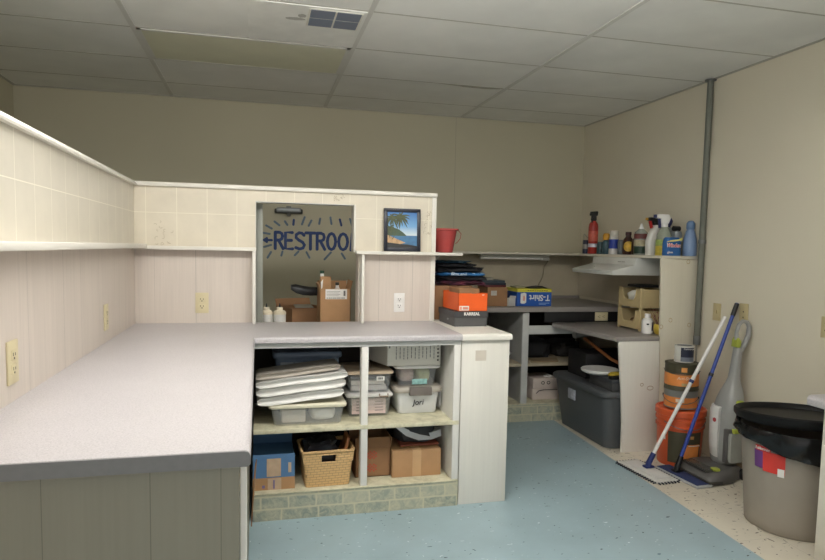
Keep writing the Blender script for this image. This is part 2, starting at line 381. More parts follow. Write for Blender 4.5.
rays = [(185, 160, 220, 188), (260, 158, 278, 185), (405, 125, 385, 180), (455, 150, 435, 190), (520, 135, 513, 175), (597, 125, 605, 175), (745, 135, 760, 180), (125, 190, 165, 213), (105, 245, 150, 253), (110, 350, 160, 335), (160, 388, 135, 430), (243, 385, 235, 415), (360, 385, 333, 413), (420, 390, 442, 432), (603, 392, 555, 445), (685, 400, 710, 440)]
def rp(x, y):
    a, b = 250+x/7.46, 200+y/7.46
    return (.186+(a-281)*.0084, 1.474-(b-232)*.0083+(a-281)*.00016)
paint('ray_marks', [[rp(a, b), rp(c, d)] for a, b, c, d in rays], .0088, slate, 'slate blue painted rays around the lettering')
paint('blue_rays', [[rp(a, b), rp(c, d)] for a, b, c, d in ((325, 147, 322, 183), (668, 140, 680, 185))], .0095, navy, 'navy painted rays')

# switch plates and outlets
def plate(loc, rz, mat, label, kind='outlet', cat='outlet', w=.07, h=.114):
    t = T('wall_outlet' if kind == 'outlet' else ('light_switch' if kind == 'switch' else 'wall_plate'), label, cat, loc, rz)
    box(-w/2, w/2, -.006, 0, -h/2, h/2, .002).build('plate', mat, t)
    if kind == 'outlet':
        for dz in (-.0195, .0195):
            q = MB().box(-.017, .017, -.008, -.004, dz-.0145, dz+.0145, .003).build('receptacle', mat, t)
            mb = MB(); mb.box(-.0085, -.006, -.0086, -.006, dz-.002, dz+.007); mb.box(.006, .0085, -.0086, -.006, dz-.002, dz+.006); mb.box(-.003, .003, -.0086, -.006, dz-.011, dz-.006)
            mb.build('slots', slot, q)
    elif kind == 'switch':
        box(-.005, .005, -.016, -.005, -.010, .012, .001).build('toggle', mat, t)
    else:
        for dz in (-.03, .005): MB().box(-.004, .004, -.0075, -.005, dz-.004, dz+.004).build('screw', slot, t)
    return t
plate((-.65, 1.91, 1.03), PI/2, ivory_pl, 'ivory outlet on the left paneled half wall nearest the front', w=.075, h=.118)
plate((-.65, 3.005, 1.032), PI/2, ivory_pl, 'ivory outlet on the left paneled half wall close to the corner')
plate((-.303, YP, 1.033), 0, ivory_pl, 'ivory outlet on the partition left of the opening')
plate((.825, YP, 1.033), 0, white_pl, 'white outlet on the partition below the framed picture', w=.066)
tan_pl = M('tan_plate', (196, 180, 138), .45, .04)
plate((XR, 3.55, .980), -PI/2, tan_pl, 'tan switch plate on the right wall next to the pipe', 'switch', 'switch')
plate((XR, 3.312, 1.000), -PI/2, tan_pl, 'tan plate on the right wall behind the mop handles', 'blank', 'wall plate', w=.072)
plate((XR, 2.715, .982), -PI/2, tan_pl, 'tan outlet on the right wall above the trash can')
t = plate((2.695, 4.565, .840), 0, ivory_pl, 'ivory outlet turned sideways on the black strip under the back worktop'); t.rotation_euler = (0, PI/2, 0)

# ceiling fixtures
t = T('ceiling_light', 'unlit flat ceiling light panel with grey diffuser', 'ceiling light', (-.0575, 4.078, ZC))
diff = M('gray_diffuser', (214, 212, 188), .5, .04, 5)
w, d = .585, .289; mb = MB()
for a in ((-w, w, -d, -d+.022), (-w, w, d-.022, d), (-w, -w+.022, -d, d), (w-.022, w, -d, d)): mb.box(a[0], a[1], a[2], a[3], -.0015, .011)
mb.build('frame', ceil_bar, t); box(-w+.02, w-.02, -d+.02, d-.02, -.0005, .009).build('diffuser', diff, t)
t = T('air_vent', 'white ceiling vent panel with four dark louvred squares', 'vent', (.245, 3.48, ZC))
vp = M('vent_panel_white', (236, 235, 230), .5, .06, 8)
box(-.295, .285, -.289, .289, -.0015, .010).build('panel', vp, t)
box(-.002, .268, -.268, -.022, -.004, .004, .001).build('rim', white_trim, t)
mb = MB()
for (a, b) in ((.008, .128), (.138, .258)):
    for (c, e) in ((-.26, -.149), (-.141, -.030)): mb.box(a, b, c, e, -.0052, -.003)
mb.build('louvre', M('vent_louvre', (122, 130, 148), .5, .05, 40, st=(1, 60, 1)), t, 'dark blue grey louvres')
mb = MB(); mb.blob((-.06, -.10, -.0016), (.05, .02, .0006), .3, 3, 3, pw=1); mb.blob((-.03, -.15, -.0016), (.02, .025, .0006), .3, 3, 5, pw=1)
mb.build('smudge', M('vent_smudge', (180, 178, 172), .8), t, 'dusty grey smudge')
# unseen lit fixtures above the frame: one over the counter, one added as fill
LAMP_Y, LAMP_S = 1.72, 15
glow = emit_mat('lamp_glow', (1, .985, .955, 1), LAMP_S)
def lamp(x, label):
    t = T('ceiling_light', label, 'ceiling light', (x, LAMP_Y, ZC), 0, 'lit ceiling lights')
    for u in (-.53, .53): box(u-.02, u+.02, -.02, .02, -.15, .011, .002).build('stem', ceil_bar, t)  # drop on stems chosen to spread light over the ceiling
    box(-.60, .60, -.14, .14, -.250, -.150, .03, 3).build('diffuser', glow, t)
    for u in (-.607, .607): box(u-.009, u+.009, -.145, .145, -.255, -.145, .004).build('end_cap', white_trim, t)
    return t
lamp(-.20, 'lit ceiling light hung over the left counter'); lamp(1.03, 'unseen ceiling light added as fill in front of the white end cabinet')

# ------------------------------------------------------------------ left counter
t = T('countertop', 'long pale speckled L-shaped counter worktop with dark square end', 'countertop', (0, 0, 0))
def edge_profile(x, s, zt=HC, th=.042, r=.014):
    """rounded post-formed edge; returns (offset, z) pairs going down"""
    return [(x - s*r*(1-math.sin(a)), zt - r*(1-math.cos(a))) for a in [PI/2*i/5 for i in range(6)]][::1]
# top surface with rounded free edges: offset copies of the outline
out = [(-.65, 1.373), (-.015, 1.373), (-.015, 3.09), (1.031, 3.09), (1.031, 3.70), (-.65, 3.70)]
def inset(o, d_end, d_run):
    return [(-.65, 1.373+d_end), (-.015-d_run, 1.373+d_end), (-.015-d_run, 3.09+d_run), (1.031-d_end, 3.09+d_run), (1.031-d_end, 3.70), (-.65, 3.70)]
R = []
for a in range(6):
    th = PI/2*a/5; r = .014
    R.append([(p[0], p[1], HC - r + r*math.sin(PI/2-th)) for p in inset(out, .0012*(5-a)/5, r*(1-math.sin(th)))])
R.append([(p[0], p[1], HC-.029) for p in inset(out, 0, 0)]); R.append([(p[0], p[1], HC-.034) for p in inset(out, 0, .006)])
mb = MB(); mb.rings(R, True)
# the cut end of the run is dark
mt = mb.build('worktop', lam, t, ang=30)
MB().poly([(-.65, HC-.0345), (-.022, HC-.0345), (-.015, HC-.029), (-.0148, HC-.013), (-.019, HC-.004), (-.028, HC-.0008), (-.65, HC-.0008)], 'y', 1.369, 1.3735).build('end_strip', lam_edge, t, 'dark grey end edge')
t = T('base_cabinet', 'whitewashed paneled cabinet under the left counter', 'cabinet', (0, 0, 0))
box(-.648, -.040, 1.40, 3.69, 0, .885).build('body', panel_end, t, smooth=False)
box(-.037, -.024, 1.394, 1.43, 0, .885, .003).build('corner_trim', white_paint, t)
t = tag(MB().rings([[(-.030, 2.86, .09), (-.026, 2.86, .09), (-.026, 3.06, .10), (-.030, 3.06, .10)], [(-.014, 2.88, .36), (-.010, 2.88, .36), (-.004, 3.07, .33), (-.008, 3.07, .33)]]).build('cardboard_sheet', cardboard_d), 'brown cardboard piece sticking out beside the left counter base', 'cardboard')

# ------------------------------------------------------------------ open shelf unit under the partition counter
t = T('shelf_unit', 'open white shelf unit on a stone tile plinth under the partition counter', 'shelf', (0, 0, 0))
box(-.022, 1.03, 3.11, 3.68, 0, .134).build('plinth', stone, t, 'plinth clad in mottled stone tiles', smooth=False)
box(-.022, 1.03, 3.104, 3.68, .134, .142, .003).build('plinth_top', stone_top, t)
box(-.022, 1.028, 3.108, 3.66, .438, .460, .004).build('shelf', stone_top, t, 'mottled stone coloured shelf')
box(-.022, 1.03, 3.66, 3.69, .142, .862).build('back_panel', dark_int, t)
box(.507, .542, 3.112, 3.17, .142, .866, .002).build('post', white_paint, t)
box(.994, 1.030, 3.112, 3.66, .142, .866, .002).build('side_panel', white_paint, t)
box(-.022, 1.03, 3.112, 3.13, .862, .885).build('rail', gray_paint, t)

# ------------------------------------------------------------------ white end cabinet
t = T('end_cabinet', 'white boxy cabinet at the right end of the speckled counter', 'cabinet', (0, 0, 0))
box(1.036, 1.303, 3.115, 4.20, .0, .888, .002).build('body', panel_wh, t)
R = []
for a in range(6):
    th = PI/2*a/5; r = .012; q = r*(1-math.sin(th))
    R.append([(1.0325, 3.095+q, HC-r+r*math.cos(th)), (1.309-q, 3.095+q, HC-r+r*math.cos(th)), (1.309-q, 4.22-q, HC-r+r*math.cos(th)), (1.0325, 4.22-q, HC-r+r*math.cos(th))])
R.append([(1.0325, 3.095, .888), (1.309, 3.095, .888), (1.309, 4.22, .888), (1.0325, 4.22, .888)])
MB().rings(R).build('top', white_trim, t, ang=30)
box(1.112, 1.172, 3.1142, 3.1155, .775, .83).build('stain', M('pale_stain', (206, 196, 182), .6), t, 'faint square stain')
# ------------------------------------------------------------------ helpers for containers
def carton(name, label, loc, w, d, h, mat=cardboard, rz=0, group=None, cat='box', open_=False, flaps=(), tape=True, th=.004):
    """cardboard box: origin at the centre of its base, front faces -Y"""
    t = T(name, label, cat, loc, rz, group)
    mb = MB()
    if open_:
        mb.box(-w/2, w/2, -d/2, -d/2+th, 0, h); mb.box(-w/2, w/2, d/2-th, d/2, 0, h)
        mb.box(-w/2, -w/2+th, -d/2, d/2, 0, h); mb.box(w/2-th, w/2, -d/2, d/2, 0, h); mb.box(-w/2, w/2, -d/2, d/2, 0, th)
    else: mb.box(-w/2, w/2, -d/2, d/2, 0, h, .002)
    mb.build('body', mat, t, smooth=False)
    for (side, ln, ang) in flaps:           # flap hinged on an upper edge; ang measured from straight up, outward
        dx, dz = ln*math.sin(ang), ln*math.cos(ang)
        if side == 'f': q = MB().poly([(-d/2, h), (-d/2-dx, h+dz), (-d/2-dx+th*math.cos(ang), h+dz+th*math.sin(ang)), (-d/2+th, h)], 'x', -w/2+.002, w/2-.002)
        elif side == 'b': q = MB().poly([(d/2, h), (d/2+dx, h+dz), (d/2+dx-th*math.cos(ang), h+dz+th*math.sin(ang)), (d/2-th, h)], 'x', -w/2+.002, w/2-.002)
        elif side == 'l': q = MB().poly([(-w/2, h), (-w/2-dx, h+dz), (-w/2-dx+th*math.cos(ang), h+dz+th*math.sin(ang)), (-w/2+th, h)], 'y', -d/2+.002, d/2-.002)
        else: q = MB().poly([(w/2, h), (w/2+dx, h+dz), (w/2+dx-th*math.cos(ang), h+dz+th*math.sin(ang)), (w/2-th, h)], 'y', -d/2+.002, d/2-.002)
        q.build('flap', mat, t, smooth=False)
    if tape and not open_:
        mb = MB(); mb.box(-.024, .024, -d/2-.0008, -d/2+.001, h*.02, h+.0005); mb.box(-.024, .024, -d/2-.0008, d/2, h-.0005, h+.0008)
        mb.build('tape', kraft_tape, t)
    return t
def rrect(w, d, r, n=5):
    P = []
    for cx, cy, a0 in ((w/2-r, d/2-r, 0), (-w/2+r, d/2-r, PI/2), (-w/2+r, -d/2+r, PI), (w/2-r, -d/2+r, 3*PI/2)):
        for k in range(n+1): P.append((cx+r*math.cos(a0+PI/2*k/n), cy+r*math.sin(a0+PI/2*k/n)))
    return P
def shell(mb, w0, d0, w1, d1, h, r=.02, th=.003, z0=0):
    """open tapered tub"""
    def ring(w, d, z, rr): return [(x, y, z) for x, y in rrect(w, d, rr)]
    mb.rings([ring(w0*.96, d0*.96, z0, r), ring(w0, d0, z0+.006, r), ring(w1, d1, z0+h, r), ring(w1-2*th, d1-2*th, z0+h, max(r-th, .004)), ring(w0-2*th, d0-2*th, z0+.008, max(r-th, .004))])
    return mb
def lidshape(mb, w, d, z0, h, r=.022, lip=.006):
    def ring(w, d, z, rr): return [(x, y, z) for x, y in rrect(w, d, rr)]
    mb.rings([ring(w, d, z0, r), ring(w+lip, d+lip, z0+h*.25, r), ring(w+lip, d+lip, z0+h*.7, r), ring(w-.006, d-.006, z0+h, r)])
    return mb
def tote(name, label, loc, w0, d0, w1, d1, h, body, lid, lid_h=.02, lid_grow=.014, group=None, rz=0, tilt=0, cat='storage box'):
    t = T(name, label, cat, loc, rz, group)
    shell(MB(), w0, d0, w1, d1, h).build('body', body, t)
    l = lidshape(MB(), w1+lid_grow, d1+lid_grow, h-.004, lid_h).build('lid', lid, t)
    return t
def folded(name, label, loc, w, d, h, mat, cat, tilt=0, rz=0, group=None, seed=0, n=4):
    """folded sheet: stacked rounded layers joined at the front fold"""
    mb = MB(); prof = []
    for k in range(17):
        a = -PI/2 + PI*k/16
        prof.append((-d/2 - .0 + h/2*(1-math.cos(a)) * -1 + h/2, h/2 + h/2*math.sin(a)))
    R = []
    for i in range(9):
        x = -w/2 + w*(.5-.5*math.cos(PI*i/8)); e = 1 - .7*(abs(i-4)/4)**6
        R.append([(x, y, h/2+(z-h/2)*e + .0015*math.sin(i*1.7+seed)) for y, z in prof] + [(x, d/2, h*.5+h*.45*e), (x, d/2, h*.5-h*.45*e)])
    mb.rings(R)
    o = mb.build(name, mat, None, ang=60, loc=loc); o.rotation_euler = (0, tilt, rz)
    return tag(o, label, cat, group)

# ------------------------------------------------------------------ inside the open shelf unit, upper left bay
SH, PL = .4605, .1425      # tops of shelf and plinth
milky = clear_mat('milky_plastic', (236, 238, 236), .18)
clearp = clear_mat('clear_plastic', (236, 240, 242), .12)
tan_lid = M('tan_lid', (214, 192, 166), .45, .04)
cream_lid = M('cream_lid', (226, 220, 196), .45, .04)
navy_tub = M('slate_blue_tub', (112, 128, 150), .4, .06)
t = T('storage_bin', 'slate blue lidded storage bin behind the folded white sheets', 'storage box', (.262, 3.533, SH))
shell(MB(), .32, .20, .345, .225, .30, .02).build('body', navy_tub, t); lidshape(MB(), .365, .245, .297, .032).build('lid', navy_tub, t)
mb = MB(); mb.box(-.145, -.075, -.1125, -.106, .17, .275, .002); mb.box(-.07, 0, -.1125, -.106, .17, .275, .002); mb.build('label_card', M('gray_blue_card', (176, 184, 192), .7), t)
clear_lo = T('storage_box', 'clear plastic box with a cream lid under the folded white sheets', 'storage box', (.245, 3.285, SH))
shell(MB(), .335, .245, .365, .262, .092).build('body', milky, clear_lo)
lidshape(MB(), .385, .272, .090, .020).build('lid', cream_lid, clear_lo)
cloth_w = M('white_cloth', (226, 224, 216), .85, .05, 20); papers = M('paper_bundle', (214, 206, 192), .8, .1, 30, st=(1, 1, 8))
tag(box(.115, .235, 3.185, 3.39, SH+.009, SH+.075, .008).build('paper_bundle', papers), 'bundle of cream papers in the left half of the clear box under the white sheets', 'papers')
tag(MB().blob((.325, 3.28, SH+.048), (.066, .105, .040), .08, 4, 4).build('plastic_bag', cloth_w), 'crumpled white bag inside the clear box under the white sheets', 'bag')
sheet_w = M('white_vinyl', (228, 226, 220), .4, .04, 12); sheet_g = M('gray_beige_vinyl', (176, 168, 156), .55, .05, 12)
zz = SH+.112
for k, (lab, m_, h, xr) in enumerate((('lowest folded white vinyl sheet resting on the clear box', sheet_w, .044, .43), ('middle folded white vinyl sheet in the pile of three', sheet_w, .042, .445), ('top folded white vinyl sheet in the pile of three', sheet_w, .036, .455))):
    zz += h/2+.004
    o = folded('folded_sheet', lab, (.212+.003*k, 3.26, zz-.012), xr, .23, h*.93, m_, 'folded sheet', -.10, 0, 'folded white vinyl sheets', k)
    zz += h/2
o = folded('folded_cloth', 'grey beige cloth lying on top of the folded white vinyl sheets', (.20, 3.27, zz+.008), .42, .2, .026, sheet_g, 'cloth', -.115, 0, None, 5)
# middle pair seen either side of the post
pinkish = M('faded_print', (222, 200, 194), .8, .12, 14)
t = T('storage_box', 'clear box of papers with a white lid and handle, lowest behind the centre post', 'storage box', (.577, 3.40, SH))
shell(MB(), .215, .25, .236, .275, .112).build('body', milky, t); lidshape(MB(), .248, .295, .108, .018).build('lid', white_pl, t)
MB().tube([(.05, -.150, .124), (.05, -.160, .112), (.095, -.160, .112), (.095, -.150, .124)], .004).build('handle', M('bronze_handle', (132, 112, 92), .4), t)
mb = MB(); mb.box(-.094, .088, -.128, -.126, .015, .098)
mb.build('printed_card', pinkish, t, 'pale pink printed card at the front', smooth=False)
mb = MB()
for r in range(4): mb.box(-.07, -.01, -.1292, -.128, .03+.016*r, .036+.016*r); mb.box(.03, .075, -.1292, -.128, .03+.016*r, .034+.016*r)
mb.build('print_lines', M('print_gray', (140, 128, 124), .8), t)
t = T('storage_box', 'clear box with a tan lid behind the centre post, on top of another', 'storage box', (.577, 3.40, SH+.1265))
shell(MB(), .215, .25, .236, .28, .108).build('body', clearp, t); lidshape(MB(), .250, .30, .104, .016).build('lid', tan_lid, t)
q = box(.035, .078, -.1395, -.137, .068, .09).build('sticker', white_paper, t); mb = MB()
for i in range(7): mb.box(.042+.0042*i, .044+.0042*i+.001*(i % 2), -.1400, -.1394, .073, .085)
mb.build('bar_code', ink, q)
for k, (c_, h) in enumerate((((196, 190, 184), .03), ((222, 214, 204), .022), ((120, 116, 124), .02))):
    tag(box(.48, .67-.01*k, 3.29, 3.50, SH+.136+.032*k, SH+.136+.032*k+h, .004).build('paper_stack', M('stack%d' % k, c_, .8, .1, 30)), ('grey stack of papers at the bottom of the tan lidded box', 'cream stack of papers in the middle of the tan lidded box', 'dark grey folder on the papers in the tan lidded box')[k], 'papers', 'papers in the tan lidded box')
tag(MB().blob((.577, 3.375, SH+.052), (.080, .085, .042), .08, 4, 15).build('fabric_scrap', M('pale_scrap', (214, 204, 198), .8, .15, 20)), 'crumpled pale fabric inside the lowest clear box behind the centre post', 'fabric')
# right: named bin, small clear bin, white box
gray_lid = M('taupe_lid', (176, 168, 156), .45, .04); grip = M('taupe_grip', (112, 104, 98), .5, .05)
t = T('storage_bin', 'white storage bin with taupe rim and clip, handwritten name on the front', 'storage box', (.848, 3.43, SH))
shell(MB(), .215, .28, .238, .305, .128, .025).build('body', M('frosted_white', (222, 224, 226), .35, .03), t)
lidshape(MB(), .262, .335, .120, .030, .035).build('lid', gray_lid, t)
box(-.055, .068, -.184, -.160, .106, .152, .004).build('clip', grip, t, 'darker taupe clip')
text('name_label', 'Jori', .042, ink, t, (.0, -.1478, .062), (PI/2-.1, 0, 0), ext=.002, shear=.2)
t = T('storage_box', 'small clear box with a white lid standing on the taupe rimmed bin', 'storage box', (.845, 3.42, SH+.1505))
shell(MB(), .20, .24, .222, .255, .100).build('body', clearp, t); lidshape(MB(), .25, .28, .098, .018).build('lid', white_pl, t)
tag(MB().blob((.800, 3.412, SH+.200), (.042, .088, .040), .08, 4, 9).build('craft_paper', M('pale_print', (226, 200, 186), .8, .15, 25)), 'crumpled pinkish paper inside the small clear box', 'papers')
tag(MB().blob((.890, 3.412, SH+.200), (.042, .088, .040), .08, 4, 11).build('craft_foam', M('pale_lime', (206, 208, 158), .8, .12, 25)), 'crumpled pale yellow green foam inside the small clear box', 'foam')
q = box(-.03, .055, -.1235, -.121, .008, .038, .001).build('sticker', M('teal_print', (150, 196, 190), .6, .3, 60), t)
wb_z = SH+.268
t = T('paper_carton', 'white printed carton lying on top of the small clear box', 'box', (0, 0, wb_z))
MB().poly([(.672, 3.275), (.968, 3.275), (.972, 3.58), (.60, 3.58), (.592, 3.53)], 'z', 0, .116, .002).build('body', M('white_carton', (226, 222, 212), .75, .04), t, smooth=False)
mb = MB()
for i in range(11):
    x = .718+.021*i
    z1 = .105 - .004*(i % 3); 
    while z1 > .04:
        ln = random.uniform(.008, .02); mb.box(x, x+.0035, 3.2738, 3.2752, max(z1-ln, .035), z1); z1 -= ln+.004
mb.build('print_lines', M('print_dark', (96, 94, 92), .8), t)
mb = MB()
for i in range(5): mb.box(.948, .957, 3.2738, 3.2752, .022+.02*i, .032+.02*i)
mb.box(.678, .718, 3.2736, 3.2752, .108, .1185); mb.box(.680, .686, 3.2736, 3.2752, .096, .1185); mb.build('print_marks', ink, t)
tag(MB().blob((.9835, 3.40, SH+.075), (.0065, .09, .075), .15, 5, 21, pw=.8).build('plastic_bag', M('gray_white_film', (214, 214, 214), .3, .15, 14)), 'grey white plastic bag squeezed beside the taupe rimmed bin', 'bag')

# lower bays
blue_card = M('blue_carton', (82, 120, 160), .7, .05, 12)
t = T('carton', 'blue and brown cardboard carton with open flaps in the left lower bay', 'box', (.078, 3.285, PL))
w, d, h = .204, .27, .158
mb = MB(); mb.box(-w/2, w/2, -d/2, d/2, .062, h); mb.build('body', blue_card, t, smooth=False)
mb = MB(); mb.box(-w/2-.0006, w/2+.0006, -d/2-.0006, d/2, 0, .062); mb.build('brown_band', cardboard, t, smooth=False)
mb = MB(); mb.box(-.035, .034, -d/2-.0016, -d/2+.001, .068, h+.001); mb.box(-.03, .036, -d/2-.0020, -d/2+.001, .001, .058); mb.box(.07, .085, -d/2-.0016, -d/2, .085, .135)
mb.build('label_strip', M('kraft_label', (190, 164, 136), .6, .08, 30), t)
mb = MB(); mb.box(-.004, .004, -d/2-.0028, -d/2, .006, .05); mb.box(-.058, -.044, -d/2-.0016, -d/2, .01, .025); mb.build('print_mark', M('violet_print', (120, 110, 150), .6), t)
MB().poly([(-d/2, h), (-d/2+.003, h), (-d/2+.004, h+.022), (-d/2+.001, h+.022)], 'x', -w/2, w/2).build('flap', blue_card, t)
MB().poly([(d/2, h), (d/2-.003, h), (d/2-.02, h+.09), (d/2-.017, h+.092)], 'x', -w/2, w/2).build('flap', blue_card, t)
t = T('wicker_basket', 'honey coloured woven basket with a handle slot on the lower shelf', 'basket', (.342, 3.242, PL), .05)
wm = weave_mat('woven_rattan', (226, 186, 130)); w0, w1, d0, d1, h = .225, .262, .19, .23, .186
mb = MB(); n = 0
def brng(f, z, e=0): return [(x, y, z) for x, y in rrect(w0+(w1-w0)*f-2*e, d0+(d1-d0)*f-2*e, .02)]
zs = [0, .03, .06, .09, .12, .128]
mb.rings([brng(z/h, z) for z in zs] + [brng(.128/h, .128, .006), brng(0, .006, .006)])
# upper band leaves a handle slot at the front
def band(z0, z1, gaps):
    a, b_ = z0/h, z1/h
    wa, wb_, da, db = w0+(w1-w0)*a, w0+(w1-w0)*b_, d0+(d1-d0)*a, d0+(d1-d0)*b_
    def slab(p, q, P, Q, th): mb.rings([[(*p, z0), (*q, z0), (q[0]+th[0], q[1]+th[1], z0), (p[0]+th[0], p[1]+th[1], z0)], [(*P, z1), (*Q, z1), (Q[0]+th[0], Q[1]+th[1], z1), (P[0]+th[0], P[1]+th[1], z1)]])
    if gaps:
        slab((-wa/2+.004, -da/2), (-.036, -da/2), (-wb_/2+.004, -db/2), (-.036, -db/2), (0, .006)); slab((.036, -da/2), (wa/2-.004, -da/2), (.036, -db/2), (wb_/2-.004, -db/2), (0, .006))
    else: slab((-wa/2+.004, -da/2), (wa/2-.004, -da/2), (-wb_/2+.004, -db/2), (wb_/2-.004, -db/2), (0, .006))
    slab((-wa/2+.004, da/2-.006), (wa/2-.004, da/2-.006), (-wb_/2+.004, db/2-.006), (wb_/2-.004, db/2-.006), (0, .006))
    slab((-wa/2, -da/2), (-wa/2, da/2), (-wb_/2, -db/2), (-wb_/2, db/2), (.006, 0)); slab((wa/2-.006, -da/2), (wa/2-.006, da/2), (wb_/2-.006, -db/2), (wb_/2-.006, db/2), (.006, 0))
band(.128, .168, True); band(.168, .182, False)
mb.build('body', wm, t)
P = rrect(w1+.002, d1+.002, .02); MB().tube([(x, y, .186) for x, y in P] + [(P[0][0], P[0][1], .186)], .0062, 8).build('rim', wm, t)
MB().tube([(-.038, -d1/2+.007, .128), (-.038, -d1/2+.002, .170), (.038, -d1/2+.002, .170), (.038, -d1/2+.007, .128), (-.038, -d1/2+.007, .128)], .0042, 6).build('handle', wm, t)
film = M('black_film', (26, 26, 30), .3, .3, 12); 
tag(MB().blob((.322, 3.245, PL+.155), (.088, .085, .075), .35, 3, 14).build('trash_bag', film), 'crumpled black plastic bag stuffed in the woven basket', 'bag')
wood_o = M('orange_wood', (164, 104, 60), .5, .12, 12, st=(1, 1, 12))
tag(MB().box(-.008, .008, -.06, .06, 0, .17, .003, mtx=Matrix.Translation((.415, 3.245, PL+.07)) @ Matrix.Rotation(.25, 4, 'Y')).build('wooden_board', wood_o), 'orange brown wooden board poking out of the woven basket', 'board')
t = carton('carton', 'open brown carton with red dotted print just right of the centre post', (.594, 3.36, PL), .19, .25, .155, cardboard_d, 0, None, 'box', True, [('b', .05, .1), ('f', .055, -.35), ('r', .05, .15)])
mb = MB()
for g in (.028, .098):
    for i in range(6):
        for j in range(5):
            if (i+j) % 2 == 0: mb.box(-.040+i*.0105, -.040+i*.0105+.007, -.1262, -.124, g+j*.0085, g+j*.0085+.006)
mb.build('red_print', M('red_print', (206, 50, 44), .7), t, 'red dotted pattern')
t = carton('carton', 'plain brown taped carton in the right lower bay', (.825, 3.325, PL), .268, .26, .144, cardboard)
tag(box(.75, .965, 3.26, 3.50, PL+.1455, PL+.154, .002).build('magazine', M('magazine_cover', (160, 90, 70), .5, .2, 9)), 'flat reddish brown magazine on the plain taped carton', 'magazine')
fab = M('charcoal_fabric', (54, 56, 60), .7, .25, 9); fabw = M('pale_gray_film', (206, 210, 214), .35, .1, 9)
t = T('bundled_bag', 'charcoal and grey bag bundled on top of the plain taped carton', 'bag', (.866, 3.38, PL+.156))
MB().blob((-.02, 0, .056), (.115, .12, .068), .22, 2.5, 31).build('body', fab, t)
mb = MB(); prof = [(-.15, .10), (-.09, .05), (-.02, .022), (.06, .020), (.115, .034)]
mb.rings([[(x, -.118-.012*math.sin(i), z), (x, -.110-.012*math.sin(i), z+.036), (x, -.03, z+.034), (x, -.03, z+.004)] for i, (x, z) in enumerate(prof)])
mb.build('edge_fold', fabw, t, 'pale grey folded edge')

# ------------------------------------------------------------------ on the ledge and behind the opening
t = T('framed_picture', 'framed palm beach photograph leaning on the ledge of the partition', 'picture', (.829, YP-.040, 1.341)); t.rotation_euler = (-.06, 0, 0)
fw, fh, b_ = .222, .252, .021
mb = MB()
mb.box(-fw/2, fw/2, -.008, .008, 0, b_, .002); mb.box(-fw/2, fw/2, -.008, .008, fh-b_, fh, .002); mb.box(-fw/2, -fw/2+b_, -.008, .008, 0, fh, .002); mb.box(fw/2-b_, fw/2, -.008, .008, 0, fh, .002)
mb.build('frame', M('navy_black_frame', (26, 30, 44), .35, .1), t)
def sky_print():
    m, nt, b = nodes('printed_sky'); tc = nt.nodes.new('ShaderNodeTexCoord'); sp = nt.nodes.new('ShaderNodeSeparateXYZ'); nt.links.new(tc.outputs['Object'], sp.inputs[0])
    mr = nt.nodes.new('ShaderNodeMapRange'); mr.inputs[1].default_value = .10; mr.inputs[2].default_value = .235; nt.links.new(sp.outputs[2], mr.inputs[0])
    nt.links.new(ramp(nt, mr.outputs[0], [(0, lin((206, 218, 224))), (.35, lin((120, 170, 214))), (1, lin((52, 112, 180)))]), b.inputs['Base Color']); b.inputs['Roughness'].default_value = .3; return m
pr = box(-fw/2+b_-.002, fw/2-b_+.002, -.001, .004, b_-.002, fh-b_+.002).build('print', sky_print(), t, smooth=False)
xa, xb, za = -fw/2+b_, fw/2-b_, b_
def pp(name, pts, rgb, y, var=.15, sc_=40):
    return MB().poly(pts, 'y', y, -.0008).build(name, M('print_'+name, rgb, .4, var, sc_), pr, smooth=False)
pp('sea', [(xa, za+.01), (xb, za+.01), (xb, za+.072), (xa, za+.072)], (70, 118, 158), -.0014)
pp('hill', [(xa, za+.07), (.028, za+.07), (.008, za+.088), (-.02, za+.108), (-.05, za+.118), (xa, za+.11)], (66, 84, 62), -.0018)
pp('sand', [(xa, za), (xb, za), (xb, za+.012), (.03, za+.02), (-.02, za+.022), (xa, za+.05)], (40, 40, 40), -.0022)
pp('beach', [(xa, za+.03), (-.01, za+.022), (.02, za+.03), (-.03, za+.05), (xa, za+.075)], (186, 152, 112), -.0024, .3)
mb = MB()
for ox, oz, sc_, cnt in ((-.012, .205, 1.15, 17), (-.06, .198, 1., 15), (-.075, .14, .7, 9)):
    for k in range(cnt):
        a = 2*PI*k/cnt + .2; L = .052*sc_*(1+.25*math.sin(k*2.3))
        pts = [(ox+L*s_*math.cos(a), oz+L*s_*math.sin(a)*.75-.022*s_*s_*sc_) for s_ in (0, .3, .6, .85, 1)]
        pts = [(min(max(p[0], xa+.001), xb-.001), min(p[1], fh-b_-.001)) for p in pts]
        mb.tube([(p[0], -.0024, p[1]) for p in pts], [.0012, .0045, .005, .003, .0004], 6)
mb.tube([(-.012, -.0024, .205), (-.022, -.0024, .16), (-.038, -.0024, .11), (-.06, -.0024, .07)], .0022, 6); mb.tube([(-.06, -.0024, .195), (-.07, -.0024, .13), (-.078, -.0024, .08)], .0022, 6)
for v in mb.bm.verts: v.co.y = -.0026 + (v.co.y+.0024)*.08
mb.build('palms', M('print_palm', (74, 82, 52), .5, .3, 90), pr)

TZ = .800
t = T('work_table', 'low grey table behind the opening holding boxes and bottles', 'table', (0, 0, 0))
box(-.62, 1.00, 3.82, 4.55, TZ-.03, TZ-.001, .003).build('tabletop', lam_dark, t)
for x in (-.57, .95):
    for y in (3.88, 4.49): box(x-.02, x+.02, y-.02, y+.02, 0, TZ-.03, .003).build('leg', metal_gray, t)
